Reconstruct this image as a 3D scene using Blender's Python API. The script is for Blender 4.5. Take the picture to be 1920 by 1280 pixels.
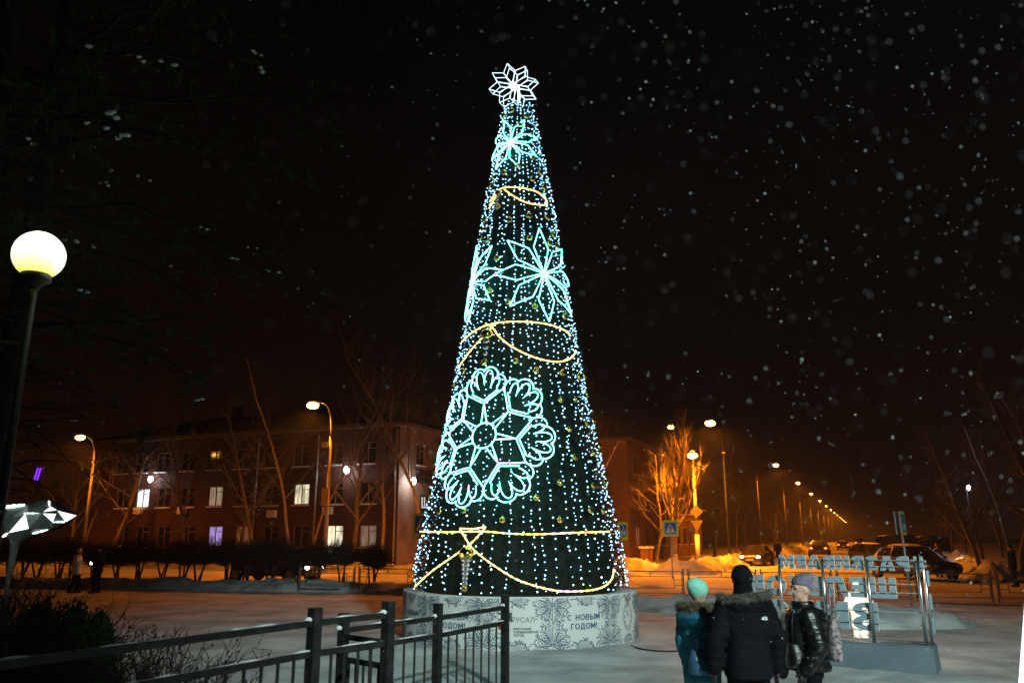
import bpy, math, random
from mathutils import Vector, Matrix, noise as mnoise

for o in list(bpy.data.objects): bpy.data.objects.remove(o)
SC = bpy.context.scene
COL = SC.collection
R = math.radians
PI = math.pi

# ------------------------------------------------------------------ camera
CAMH = 2.05
PITCH = R(13.76)
F = 1920 * 28 / 36
cam = bpy.data.cameras.new('camera'); camo = bpy.data.objects.new('camera', cam); COL.objects.link(camo)
cam.lens = 28; cam.sensor_width = 36; cam.clip_start = 0.05; cam.clip_end = 3000
camo.location = (0, 0, CAMH); camo.rotation_euler = (R(90) + PITCH, 0, 0)
cam.dof.use_dof = True; cam.dof.focus_distance = 17.0; cam.dof.aperture_fstop = 1.8
SC.camera = camo
# ------------------------------------------------------------------ world: night sky, faint warm city glow low down
w = bpy.data.worlds.new('World'); SC.world = w; w.use_nodes = True
nt = w.node_tree; bg = nt.nodes['Background']
tc = nt.nodes.new('ShaderNodeTexCoord'); sp = nt.nodes.new('ShaderNodeSeparateXYZ'); rp = nt.nodes.new('ShaderNodeValToRGB')
nt.links.new(tc.outputs['Generated'], sp.inputs[0]); nt.links.new(sp.outputs['Z'], rp.inputs[0]); nt.links.new(rp.outputs[0], bg.inputs[0])
rp.color_ramp.elements[0].position = 0.0; rp.color_ramp.elements[0].color = (0.0105, 0.0030, 0.0010, 1)
el = rp.color_ramp.elements.new(0.22); el.color = (0.0040, 0.0013, 0.0007, 1)
rp.color_ramp.elements[-1].position = 0.60; rp.color_ramp.elements[-1].color = (0.0009, 0.0006, 0.0005, 1)
bg.inputs[1].default_value = 1.0
SC.view_settings.view_transform = 'Standard'; SC.view_settings.look = 'None'
SC.view_settings.exposure = 0; SC.view_settings.gamma = 1; SC.view_settings.use_curve_mapping = False
cy = SC.cycles
cy.max_bounces = 4; cy.diffuse_bounces = 2; cy.glossy_bounces = 2; cy.transmission_bounces = 2; cy.volume_bounces = 0; cy.transparent_max_bounces = 6
cy.caustics_reflective = False; cy.caustics_refractive = False; cy.sample_clamp_indirect = 1.5; cy.sample_clamp_direct = 0
cy.use_light_tree = True; cy.use_denoising = True; cy.use_adaptive_sampling = False
# strengths of the place's lamps
SODIUM = (1.0, 0.235, 0.006)
HAZE = 0.0006
P_STREET = 8200; P_TREE = 5; P_BOX = 3.6; P_FLOOD = 21000

# ------------------------------------------------------------------ pixel -> world helpers
def ray(px, py):
    u = (px - 960) / F; v = (640 - py) / F
    return Vector((u, math.cos(PITCH) - v * math.sin(PITCH), math.sin(PITCH) + v * math.cos(PITCH)))
CAMP = Vector((0, 0, CAMH))
def G(px, py, h=0.0):
    d = ray(px, py); return CAMP + d * ((h - CAMH) / d.z)
def P(px, py, y):
    d = ray(px, py); return CAMP + d * (y / d.y)
A2 = Vector((0.394, 0.919, 0)); B2 = Vector((0.919, -0.394, 0))       # street axes: away / to the right
ROTB = math.atan2(-0.394, 0.919)
def W(b, a, z=0.0): return A2 * a + B2 * b + Vector((0, 0, z))
def PA(px, py, a):                                                     # meets the upright plane a = const; returns (b, z)
    d = ray(px, py); t = a / d.dot(A2); q = CAMP + d * t
    return q.dot(B2), q.z
def PB(px, py, b):
    d = ray(px, py); t = b / d.dot(B2); q = CAMP + d * t
    return q.dot(A2), q.z

# ------------------------------------------------------------------ mesh builder
class MB:
    def __init__(s): s.v = []; s.f = []; s.m = []
    def add(s, vs, fs, mat=0):
        o = len(s.v); s.v += [tuple(x) for x in vs]
        for f in fs: s.f.append(tuple(i + o for i in f)); s.m.append(mat)
    def quad(s, a, b, c, d, mat=0): s.add([a, b, c, d], [(0, 1, 2, 3)], mat)
    def poly(s, pts, mat=0): s.add(pts, [tuple(range(len(pts)))], mat)
    def box(s, c, d, mat=0, M=None):
        x, y, z = d[0] / 2, d[1] / 2, d[2] / 2; c = Vector(c)
        vs = [Vector((i, j, k)) for i in (-x, x) for j in (-y, y) for k in (-z, z)]
        vs = [(M @ q if M else q) + c for q in vs]
        s.add(vs, [(0, 1, 3, 2), (4, 6, 7, 5), (0, 4, 5, 1), (2, 3, 7, 6), (0, 2, 6, 4), (1, 5, 7, 3)], mat)
    def bar(s, p, q, wd, ht, mat=0):                                   # square bar between two points
        p = Vector(p); q = Vector(q); d = (q - p); L = d.length
        if L < 1e-6: return
        M = d.to_track_quat('X', 'Z').to_matrix(); s.box((p + q) / 2, (L, wd, ht), mat, M)
    def tube(s, pts, rad, n=6, mat=0, closed=False, caps=True):
        pts = [Vector(p) for p in pts]; N = len(pts)
        if N < 2: return
        if not hasattr(rad, '__len__'): rad = [rad] * N
        o = len(s.v); prev = None
        for i, p in enumerate(pts):
            if closed: t = pts[(i + 1) % N] - pts[i - 1]
            else: t = pts[min(i + 1, N - 1)] - pts[max(i - 1, 0)]
            if t.length < 1e-9: t = Vector((0, 0, 1))
            t.normalize()
            if prev is None:
                prev = t.orthogonal().normalized()
            prev = (prev - t * prev.dot(t))
            if prev.length < 1e-6: prev = t.orthogonal()
            prev.normalize(); bn = t.cross(prev)
            for k in range(n):
                an = 2 * PI * k / n
                s.v.append(tuple(p + (prev * math.cos(an) + bn * math.sin(an)) * rad[i]))
        M = N if closed else N - 1
        for i in range(M):
            j = (i + 1) % N
            for k in range(n):
                s.f.append((o + i * n + k, o + i * n + (k + 1) % n, o + j * n + (k + 1) % n, o + j * n + k)); s.m.append(mat)
        if caps and not closed:
            s.f.append(tuple(o + k for k in range(n - 1, -1, -1))); s.m.append(mat)
            s.f.append(tuple(o + (N - 1) * n + k for k in range(n))); s.m.append(mat)
    def ball(s, c, r, nu=10, nv=6, mat=0, jit=0, rng=None):
        c = Vector(c); rr = r if hasattr(r, '__len__') else (r, r, r); vs = [c + Vector((0, 0, -rr[2]))]
        for i in range(1, nv):
            th = -PI / 2 + PI * i / nv
            for k in range(nu):
                a = 2 * PI * k / nu; j = 1 + (rng.uniform(-jit, jit) if rng else 0)
                vs.append(c + Vector((rr[0] * math.cos(th) * math.cos(a) * j, rr[1] * math.cos(th) * math.sin(a) * j, rr[2] * math.sin(th) * j)))
        vs.append(c + Vector((0, 0, rr[2]))); fs = []
        for k in range(nu): fs.append((0, 1 + (k + 1) % nu, 1 + k))
        for i in range(nv - 2):
            for k in range(nu):
                a = 1 + i * nu; fs.append((a + k, a + (k + 1) % nu, a + nu + (k + 1) % nu, a + nu + k))
        l = 1 + (nv - 2) * nu
        for k in range(nu): fs.append((l + k, l + (k + 1) % nu, len(vs) - 1))
        s.add(vs, fs, mat)
    def octa(s, c, r, mat=0):
        x, y, z = c
        s.add([(x - r, y, z), (x + r, y, z), (x, y - r, z), (x, y + r, z), (x, y, z - r), (x, y, z + r)],
              [(0, 2, 5), (2, 1, 5), (1, 3, 5), (3, 0, 5), (2, 0, 4), (1, 2, 4), (3, 1, 4), (0, 3, 4)], mat)
    def lathe(s, prof, n=20, c=(0, 0, 0), mat=0):
        c = Vector(c); o = len(s.v)
        for r, z in prof:
            for k in range(n):
                a = 2 * PI * k / n; s.v.append(tuple(c + Vector((r * math.cos(a), r * math.sin(a), z))))
        for i in range(len(prof) - 1):
            for k in range(n):
                s.f.append((o + i * n + k, o + i * n + (k + 1) % n, o + (i + 1) * n + (k + 1) % n, o + (i + 1) * n + k)); s.m.append(mat)
    def build(s, name, mats, parent=None, smooth=False, loc=None, rotz=0.0):
        me = bpy.data.meshes.new(name); me.from_pydata(s.v, [], s.f)
        mats = mats if isinstance(mats, (list, tuple)) else [mats]
        for m in mats: me.materials.append(m)
        me.polygons.foreach_set('material_index', s.m)
        if smooth: me.polygons.foreach_set('use_smooth', [True] * len(s.f))
        me.update()
        return link(name, me, parent, loc, rotz)
def link(name, me, parent=None, loc=None, rotz=0.0):
    o = bpy.data.objects.new(name, me); COL.objects.link(o)
    if parent is not None: o.parent = parent
    if loc is not None: o.location = loc
    o.rotation_euler[2] = rotz
    return o
def tag(o, label=None, cat=None, group=None, kind=None):
    if label: o['label'] = label
    if cat: o['category'] = cat
    if group: o['group'] = group
    if kind: o['kind'] = kind
    return o
def thing(name, label, cat, loc=(0, 0, 0), rotz=0.0, group=None):
    o = bpy.data.objects.new(name, None); COL.objects.link(o); o.location = loc; o.rotation_euler = (0, 0, rotz); o.empty_display_size = 0.2
    return tag(o, label, cat, group)
def copy_tree(o, parent=None, loc=None, rotz=None, scale=None, label=None):
    c = o.copy(); COL.objects.link(c)
    if parent is not None: c.parent = parent
    if loc is not None: c.location = loc
    if rotz is not None: c.rotation_euler[2] = rotz
    if scale is not None: c.scale = (scale, scale, scale) if not hasattr(scale, '__len__') else scale
    if label: c['label'] = label
    for ch in list(o.children): copy_tree(ch, c)
    return c
def plight(name, loc, power, color, rad=0.1, parent=None, spot=None, aim=None, blend=0.6):
    l = bpy.data.lights.new(name, 'SPOT' if spot else 'POINT'); l.energy = power; l.color = color; l.shadow_soft_size = rad
    o = bpy.data.objects.new(name, l); COL.objects.link(o); o.location = loc
    if spot:
        l.spot_size = spot; l.spot_blend = blend
        o.rotation_euler = (Vector(aim)).to_track_quat('-Z', 'Y').to_euler()
    if parent is not None: o.parent = parent
    return o

# ------------------------------------------------------------------ materials
def mat(name, c, rough=0.7, c2=None, scale=3.0, bump=0.0, bscale=30.0, metal=0.0, spec=0.4, coat=0.0, detail=5):
    m = bpy.data.materials.new(name); m.use_nodes = True; n = m.node_tree; b = n.nodes['Principled BSDF']
    b.inputs['Base Color'].default_value = (*c, 1); b.inputs['Roughness'].default_value = rough; b.inputs['Metallic'].default_value = metal
    b.inputs['Specular IOR Level'].default_value = spec; b.inputs['Coat Weight'].default_value = coat
    if c2 or bump:
        t = n.nodes.new('ShaderNodeTexCoord')
        if c2:
            z = n.nodes.new('ShaderNodeTexNoise'); z.inputs['Scale'].default_value = scale; z.inputs['Detail'].default_value = detail
            r = n.nodes.new('ShaderNodeValToRGB'); r.color_ramp.elements[0].position = 0.35; r.color_ramp.elements[1].position = 0.65
            r.color_ramp.elements[0].color = (*c, 1); r.color_ramp.elements[1].color = (*c2, 1)
            n.links.new(t.outputs['Object'], z.inputs['Vector']); n.links.new(z.outputs['Fac'], r.inputs[0]); n.links.new(r.outputs[0], b.inputs['Base Color'])
        if bump:
            z = n.nodes.new('ShaderNodeTexNoise'); z.inputs['Scale'].default_value = bscale; z.inputs['Detail'].default_value = 4
            u = n.nodes.new('ShaderNodeBump'); u.inputs['Strength'].default_value = bump; u.inputs['Distance'].default_value = 0.03
            n.links.new(t.outputs['Object'], z.inputs['Vector']); n.links.new(z.outputs['Fac'], u.inputs['Height']); n.links.new(u.outputs[0], b.inputs['Normal'])
    return m
def emit(name, c, s, sample=True, base=(0.5, 0.5, 0.5)):
    m = bpy.data.materials.new(name); m.use_nodes = True; b = m.node_tree.nodes['Principled BSDF']
    b.inputs['Base Color'].default_value = (*base, 1); b.inputs['Emission Color'].default_value = (*c, 1); b.inputs['Emission Strength'].default_value = s
    b.inputs['Roughness'].default_value = 0.5
    try: m.cycles.emission_sampling = 'AUTO' if sample else 'NONE'
    except Exception: pass
    return m
def brick(name, c1, c2, mortar, scale=4.0):
    m = bpy.data.materials.new(name); m.use_nodes = True; n = m.node_tree; b = n.nodes['Principled BSDF']
    t = n.nodes.new('ShaderNodeTexCoord'); mp = n.nodes.new('ShaderNodeVectorMath'); mp.operation = 'MULTIPLY'
    s = n.nodes.new('ShaderNodeSeparateXYZ'); cx = n.nodes.new('ShaderNodeCombineXYZ'); ad = n.nodes.new('ShaderNodeMath'); ad.operation = 'ADD'
    n.links.new(t.outputs['Object'], s.inputs[0]); n.links.new(s.outputs[0], ad.inputs[0]); n.links.new(s.outputs[1], ad.inputs[1])
    n.links.new(ad.outputs[0], cx.inputs[0]); n.links.new(s.outputs[2], cx.inputs[1])
    k = n.nodes.new('ShaderNodeTexBrick'); k.inputs['Scale'].default_value = scale; k.inputs['Color1'].default_value = (*c1, 1); k.inputs['Color2'].default_value = (*c2, 1)
    k.inputs['Mortar'].default_value = (*mortar, 1); k.inputs['Mortar Size'].default_value = 0.02; k.inputs['Row Height'].default_value = 0.3; k.inputs['Brick Width'].default_value = 1.0
    z = n.nodes.new('ShaderNodeTexNoise'); z.inputs['Scale'].default_value = 0.35; z.inputs['Detail'].default_value = 6
    mx = n.nodes.new('ShaderNodeMix'); mx.data_type = 'RGBA'; mx.blend_type = 'MULTIPLY'; mx.inputs[0].default_value = 0.8
    n.links.new(t.outputs['Object'], z.inputs['Vector'])
    n.links.new(cx.outputs[0], k.inputs['Vector']); n.links.new(k.outputs['Color'], mx.inputs[6]); n.links.new(z.outputs['Fac'], mx.inputs[7])
    n.links.new(mx.outputs[2], b.inputs['Base Color']); b.inputs['Roughness'].default_value = 0.9
    return m
M = {}
M['snow'] = mat('packed_snow', (0.31, 0.31, 0.315), 0.85, (0.62, 0.62, 0.63), 0.8, 0.8, 7.0, detail=12)
M['snow_soft'] = mat('fresh_snow', (0.72, 0.73, 0.75), 0.9, (0.82, 0.82, 0.83), 1.5, 0.6, 6.0)
M['snow_bank'] = mat('ploughed_snow', (0.26, 0.265, 0.27), 0.95, (0.56, 0.56, 0.57), 1.1, 1.0, 3.0, detail=9)
M['road'] = mat('snowy_asphalt', (0.30, 0.29, 0.28), 0.8, (0.58, 0.57, 0.56), 0.25, 0.5, 4.0, detail=9)
M['needle'] = mat('tinsel_needles', (0.0030, 0.0115, 0.0070), 0.6, (0.006, 0.022, 0.012), 6, spec=0.08)
M['core'] = mat('inner_net', (0.004, 0.010, 0.007), 0.9)
M['pine'] = mat('pine_needles', (0.011, 0.028, 0.008), 0.8, (0.024, 0.048, 0.012), 3, spec=0.15)
M['bark_pine'] = mat('pine_bark', (0.016, 0.012, 0.010), 0.95, (0.035, 0.026, 0.020), 5, 0.8, 20, spec=0.1)
M['bark'] = mat('bark', (0.085, 0.065, 0.05), 0.9, (0.18, 0.15, 0.12), 5, 0.8, 20)
M['bark_dark'] = mat('dark_twigs', (0.014, 0.011, 0.009), 0.9, (0.028, 0.021, 0.016), 4)
M['bark_pale'] = mat('pale_bark', (0.16, 0.125, 0.095), 0.9, (0.28, 0.22, 0.165), 4, 0.6, 15)
M['whitewash'] = mat('whitewash', (0.62, 0.60, 0.56), 0.9, (0.75, 0.73, 0.69), 6)
M['black_steel'] = mat('painted_black_steel', (0.008, 0.009, 0.009), 0.55, (0.022, 0.024, 0.023), 9, 0.25, 70, spec=0.25)
M['steel'] = mat('galvanised_steel', (0.32, 0.33, 0.34), 0.45, (0.45, 0.46, 0.47), 6, metal=0.6)
M['pole'] = mat('pole_concrete', (0.27, 0.25, 0.23), 0.85, (0.36, 0.34, 0.31), 3, 0.3, 25)
M['pole_dark'] = mat('weathered_pole', (0.07, 0.06, 0.055), 0.9, (0.11, 0.10, 0.09), 3)
M['chrome'] = mat('polished_tube', (0.70, 0.72, 0.74), 0.28, metal=1.0)
M['grey_panel'] = mat('grey_composite', (0.27, 0.37, 0.43), 0.55, (0.32, 0.42, 0.48), 2)
M['panel'] = mat('printed_vinyl', (0.80, 0.82, 0.80), 0.5, (0.85, 0.87, 0.85), 1.5)
M['ink'] = mat('navy_print', (0.11, 0.135, 0.185), 0.6, (0.22, 0.26, 0.33), 8)
M['ink_text'] = mat('blue_print', (0.045, 0.065, 0.19), 0.6)
M['ink_red'] = mat('red_print', (0.48, 0.045, 0.03), 0.6)
M['ink_grey'] = mat('grey_print', (0.10, 0.11, 0.13), 0.6)
M['gold'] = mat('gold_glass', (0.80, 0.62, 0.16), 0.12, metal=1.0)
M['silver'] = mat('silver_glass', (0.80, 0.82, 0.84), 0.1, metal=1.0)
M['bulb'] = emit('led_bulb', (0.26, 0.66, 1.0), 6.0, False)
M['bulb_white'] = emit('led_bulb_white', (0.55, 0.88, 1.0), 5.0, False)
M['rope'] = emit('rope_light_ice', (0.165, 1.0, 0.88), 6.0, True)
M['rope_white'] = emit('rope_light_white', (0.62, 0.86, 1.0), 6.0, True)
M['rope_top'] = emit('rope_light_top', (0.62, 0.86, 1.0), 2.3, True)
M['rope_warm'] = emit('rope_light_warm', (1.0, 0.54, 0.12), 5.0, True)
M['wire'] = mat('green_wire', (0.01, 0.02, 0.014), 0.6)
M['sodium'] = emit('sodium_lamp', (1.0, 0.42, 0.06), 40.0, False)
M['led_flood'] = emit('led_flood', (0.85, 0.95, 1.0), 60.0, False)
M['rubber'] = mat('rubber', (0.012, 0.012, 0.012), 0.8)
M['glass_dark'] = mat('dark_glass', (0.006, 0.007, 0.009), 0.08, spec=0.6)
M['white_paint'] = mat('white_paint', (0.70, 0.69, 0.66), 0.5)
M['sign_yellow'] = mat('fluorescent_yellow_film', (0.62, 0.78, 0.03), 0.5)
M['sign_blue'] = mat('blue_film', (0.02, 0.13, 0.55), 0.5)
M['sign_white'] = mat('white_film', (0.80, 0.80, 0.80), 0.5)
M['sign_black'] = mat('black_film', (0.012, 0.012, 0.012), 0.6)
M['brick_red'] = brick('red_brick', (0.085, 0.017, 0.007), (0.055, 0.012, 0.006), (0.065, 0.032, 0.018))
M['brick_ochre'] = brick('ochre_brick', (0.36, 0.16, 0.065), (0.28, 0.12, 0.055), (0.30, 0.22, 0.16))
M['render_pale'] = mat('pale_render', (0.15, 0.10, 0.08), 0.9, (0.24, 0.18, 0.15), 0.8)
M['roof'] = mat('slate_roof', (0.09, 0.075, 0.07), 0.85, (0.14, 0.12, 0.11), 1.2)
M['frame_pale'] = mat('window_frame', (0.17, 0.115, 0.08), 0.7)
def pane_lit(name, c, s, stripes=0):
    m = bpy.data.materials.new(name); m.use_nodes = True; n = m.node_tree; b = n.nodes['Principled BSDF']
    t = n.nodes.new('ShaderNodeTexCoord'); mp = n.nodes.new('ShaderNodeMapping'); n.links.new(t.outputs['Object'], mp.inputs[0])
    mp.inputs['Scale'].default_value = (stripes or 1.2, stripes or 1.2, 0.5)
    z = n.nodes.new('ShaderNodeTexNoise'); z.inputs['Scale'].default_value = 1.5; z.inputs['Detail'].default_value = 3; n.links.new(mp.outputs[0], z.inputs['Vector'])
    r = n.nodes.new('ShaderNodeValToRGB'); r.color_ramp.elements[0].position = 0.38; r.color_ramp.elements[1].position = 0.62
    r.color_ramp.elements[0].color = tuple(x * (0.25 if stripes else 0.75) for x in c) + (1,); r.color_ramp.elements[1].color = (*c, 1)
    n.links.new(z.outputs['Fac'], r.inputs[0]); n.links.new(r.outputs[0], b.inputs['Emission Color']); b.inputs['Emission Strength'].default_value = s
    b.inputs['Base Color'].default_value = (0.2, 0.2, 0.2, 1)
    try: m.cycles.emission_sampling = 'NONE'
    except Exception: pass
    return m
M['pane_cold'] = pane_lit('lit_pane_cold', (0.75, 1.0, 0.98), 1.6)
M['pane_blind'] = pane_lit('lit_pane_blinds', (0.62, 0.50, 0.34), 0.62, 7)
M['pane_warm'] = pane_lit('lit_pane_warm', (1.0, 0.92, 0.62), 1.3, 2.2)
M['pane_violet'] = pane_lit('lit_pane_violet', (0.55, 0.42, 1.0), 0.9, 5)
M['pane_dim'] = pane_lit('lit_pane_dim', (0.45, 0.16, 0.05), 0.28, 2)
M['pane_grey'] = pane_lit('lit_pane_grey', (0.42, 0.36, 0.28), 0.42, 6)
M['pane_pink'] = pane_lit('lit_pane_pink', (0.62, 0.20, 0.11), 0.45, 1.2)
RNG = random.Random(7)

# ------------------------------------------------------------------ ground, roads, snow banks
def sheet(name, pts_ab, z, m, n=1):
    mb = MB(); mb.poly([W(b, a, z) for b, a in pts_ab]); return tag(mb.build(name, m), kind='structure')
def relief_grid(x0, x1, nx, y0, y1, ny, fn):
    mb = MB()
    vs = [(x0 + (x1 - x0) * i / nx, y0 + (y1 - y0) * j / ny) for j in range(ny + 1) for i in range(nx + 1)]
    mb.add([(x, y, fn(x, y)) for x, y in vs], [(j * (nx + 1) + i, j * (nx + 1) + i + 1, (j + 1) * (nx + 1) + i + 1, (j + 1) * (nx + 1) + i) for j in range(ny) for i in range(nx)])
    return mb
mb = MB(); mb.box((60, 260, -0.5), (1100, 900, 1.0))
tag(mb.build('snow_ground', M['snow']), kind='structure')
def sq(x, y):
    return 0.026 + 0.020 * mnoise.noise(Vector((x * 0.5, y * 0.5, 3))) + 0.018 * mnoise.noise(Vector((x * 1.7, y * 1.7, 1))) + 0.016 * mnoise.noise(Vector((x * 4.5, y * 4.5, 7))) * (0.4 + max(0, mnoise.noise(Vector((x * 0.35, y * 0.35, 9)))) * 2)
mb = relief_grid(-22, 13, 330, 3, 30, 260, sq)
tag(mb.build('snowy_square', M['snow'], smooth=True), kind='structure')
sheet('cross_road', [(-110, 29.5), (70, 29.5), (70, 40.5), (-110, 40.5)], 0.030, M['road'])
sheet('main_road', [(-7.6, 40.6), (4.2, 40.6), (4.2, 520), (-7.6, 520)], 0.030, M['road'])
def bank(name, pts, wid, hgt, seed, label):
    rng = random.Random(seed); mb = MB(); rows = []
    P3 = []
    for i in range(len(pts) - 1):
        p, q = Vector(pts[i] + (0,)), Vector(pts[i + 1] + (0,)); k = max(2, int((q - p).length / 0.22))
        P3 += [p.lerp(q, j / k) for j in range(k)]
    P3.append(Vector(pts[-1] + (0,)))
    N = 21
    for i, p in enumerate(P3):
        t = (P3[min(i + 1, len(P3) - 1)] - P3[max(i - 1, 0)]).normalized(); nn = Vector((-t.y, t.x, 0))
        e = min(1, i / 5, (len(P3) - 1 - i) / 5); hh = hgt * (0.75 + 0.5 * (mnoise.noise(Vector((i * 0.13, seed, 0))) + 0.3)) * max(e, 0.02)
        ww = wid * (0.85 + 0.4 * mnoise.noise(Vector((i * 0.09, seed, 4))))
        for j in range(N):
            s = j / (N - 1) * 2 - 1; q = p + nn * s * ww
            z = hh * (1 - abs(s) ** 1.7) + 0.30 * hgt * mnoise.noise(q * 2.1) + 0.26 * hgt * mnoise.noise(q * 5.5) - (0.06 if j in (0, N - 1) else 0)
            rows.append((q.x, q.y, z))
    mb.add(rows, [(i * N + j, i * N + j + 1, (i + 1) * N + j + 1, (i + 1) * N + j) for i in range(len(P3) - 1) for j in range(N - 1)])
    o = mb.build(name, M['snow_bank'], smooth=True); return tag(o, label, 'snow bank', kind='structure')
bank('snow_bank', [(-30, 37), (-20, 34.5), (-10.3, 33.2), (-5.1, 31.6), (0, 28), (4.2, 24.2), (6.6, 22.3), (8.7, 20.2)], 1.1, 0.42, 3, None)
bank('snow_pile', [(7.4, 20.6), (8.6, 19.8), (9.6, 19.6), (11, 20.4)], 0.95, 0.48, 5, None)
bank('road_snow_bank', [(W(-80, 41.6).x, W(-80, 41.6).y), (W(-12, 42.2).x, W(-12, 42.2).y)], 1.2, 0.5, 8, None)
bank('verge_snow', [tuple(W(-9.2, 46)[:2]), tuple(W(-8.8, 60)[:2]), tuple(W(-8.8, 90)[:2]), tuple(W(-8.8, 150)[:2])], 1.4, 0.75, 11, None)
bank('verge_snow', [tuple(W(5.6, 44)[:2]), tuple(W(6, 60)[:2]), tuple(W(6, 130)[:2])], 1.6, 0.8, 12, None)
bank('verge_snow', [tuple(W(-12.5, 55)[:2]), tuple(W(-16, 53)[:2]), tuple(W(-22, 54)[:2])], 1.3, 0.6, 14, None)
bank('snow_pile', [tuple(W(-11.4, 47)[:2]), tuple(W(-9.4, 46.6)[:2]), tuple(W(-7.9, 47.5)[:2])], 1.2, 0.8, 15, None)
bank('snow_pile', [tuple(W(-14.2, 45.4)[:2]), tuple(W(-13, 45)[:2]), tuple(W(-12.0, 45.4)[:2])], 1.1, 0.7, 16, None)

# ------------------------------------------------------------------ buildings
def facade(mb, frame, u0, u1, z0, z1, wins, mat=0, reveal=0.14):
    """frame(u, z, d): point on the wall, d metres outwards. wins: (uc, zc, w, h)"""
    us = sorted({u0, u1, *[w[0] - w[2] / 2 for w in wins], *[w[0] + w[2] / 2 for w in wins]})
    zs = sorted({z0, z1, *[w[1] - w[3] / 2 for w in wins], *[w[1] + w[3] / 2 for w in wins]})
    for i in range(len(us) - 1):
        for j in range(len(zs) - 1):
            uc, zc = (us[i] + us[i + 1]) / 2, (zs[j] + zs[j + 1]) / 2
            if any(abs(uc - w[0]) < w[2] / 2 and abs(zc - w[1]) < w[3] / 2 for w in wins): continue
            mb.quad(frame(us[i], zs[j], 0), frame(us[i + 1], zs[j], 0), frame(us[i + 1], zs[j + 1], 0), frame(us[i], zs[j + 1], 0), mat)
    for uc, zc, w, h in [x[:4] for x in wins]:
        c = [(uc - w / 2, zc - h / 2), (uc + w / 2, zc - h / 2), (uc + w / 2, zc + h / 2), (uc - w / 2, zc + h / 2)]
        for k in range(4):
            a, b = c[k], c[(k + 1) % 4]
            mb.quad(frame(*a, 0), frame(*b, 0), frame(*b, -reveal), frame(*a, -reveal), mat)
def window(frame, parent, uc, zc, w, h, pane, sill=True):
    mb = MB(); t = 0.07; d0, d1 = -0.13, -0.06
    def fbox(ua, ub, za, zb, dd0, dd1):
        v = [frame(u, z, d) for u in (ua, ub) for d in (dd0, dd1) for z in (za, zb)]
        mb.add(v, [(0, 1, 3, 2), (4, 6, 7, 5), (0, 4, 5, 1), (2, 3, 7, 6), (0, 2, 6, 4), (1, 5, 7, 3)])
    a, b, c, d = uc - w / 2, uc + w / 2, zc - h / 2, zc + h / 2
    fbox(a, a + t, c, d, d0, d1); fbox(b - t, b, c, d, d0, d1); fbox(a + t, b - t, c, c + t, d0, d1); fbox(a + t, b - t, d - t, d, d0, d1)
    fbox(uc - t / 2, uc + t / 2, c + t, d - t, d0, d1)
    fbox(uc + t / 2, b - t, zc + h * 0.2, zc + h * 0.2 + t * 0.8, d0, d1)
    wo = mb.build('window', M['frame_pale'], parent)
    mb = MB(); mb.quad(frame(a, c, -0.12), frame(b, c, -0.12), frame(b, d, -0.12), frame(a, d, -0.12)); mb.build('pane', pane, wo)
    if sill:
        mb = MB(); fbox(a - 0.08, b + 0.08, c - 0.10, c - 0.015, -0.05, 0.16); mb.build('sill', M['snow_soft'], wo)
    return wo
def building(name, label, b0, b1, a0, a1, hgt, wallm, winsF, winsR, endm=None):
    e = thing(name, label, 'building', W(b0, a0), ROTB)
    L, D = b1 - b0, a1 - a0
    fF = lambda u, z, d: Vector((u, -d, z)); fR = lambda u, z, d: Vector((L + d, u, z))
    mb = MB(); facade(mb, fF, 0, L, 0, hgt, winsF)
    mb.quad((0, 0, 0), (0, 0, hgt), (0, D, hgt), (0, D, 0)); mb.quad((0, D, 0), (0, D, hgt), (L, D, hgt), (L, D, 0))
    mb.build('wall', wallm, e)
    mb = MB(); facade(mb, fR, 0, D, 0, hgt, winsR); mb.build('end_wall', endm or wallm, e)
    mb = MB(); ov = 0.55; z = hgt; rh = 2.6
    mb.box((L / 2, D / 2, z + 0.14), (L + 2 * ov, D + 2 * ov, 0.26)); mb.build('cornice', M['roof'], e)
    mb = MB(); z += 0.275; c = [(-ov, -ov, z), (L + ov, -ov, z), (L + ov, D + ov, z), (-ov, D + ov, z)]; r = [(D / 2, D / 2, z + rh), (L - D / 2, D / 2, z + rh)] if L > D else [(L / 2, L / 2, z + rh), (L / 2, D - L / 2, z + rh)]
    if L > D: fs = [(0, 1, 5, 4), (1, 2, 5), (2, 3, 4, 5), (3, 0, 4)]
    else: fs = [(0, 1, 4), (1, 2, 5, 4), (2, 3, 5), (3, 0, 4, 5)]
    mb.add(c + r, fs); ro = mb.build('roof', M['roof'], e)
    for k in range(2):
        mb = MB(); mb.box((L * (0.35 + 0.3 * k), D / 2 - 1.2, z + rh - 0.2), (0.8, 0.6, 1.6)); mb.build('chimney', wallm, ro)
    return e, fF, fR
B1L, B1R, B1A, B1D = -63.5, -31.5, 52.0, 13.0
cols = [231, 268, 308, 353, 404, 455, 508, 565, 628, 690]
winsF = []; spec = {}
rows = [(990, 1.55), (926, 1.6), (852, 1.6)]
zrow = [2.1, 5.3, 8.3]
for ci, px in enumerate(cols):
    for ri in range(3):
        b, z = PA(px, rows[ri][0], B1A)
        winsF.append((b - B1L, zrow[ri] if ri else 2.1, 1.5, 1.62)); spec[(ci, ri)] = len(winsF) - 1
endw = [(3.2, 8.3, 1.3, 1.6), (9.0, 8.3, 1.3, 1.6), (9.0, 5.3, 1.3, 1.6), (9.0, 2.1, 1.3, 1.6)]
b1, fF, fR = building('apartment_building', 'long three storey red brick building behind the hedge with several lit windows', B1L, B1R, B1A, B1A + B1D, 10.2, M['brick_red'], winsF, endw, M['render_pale'])
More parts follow.
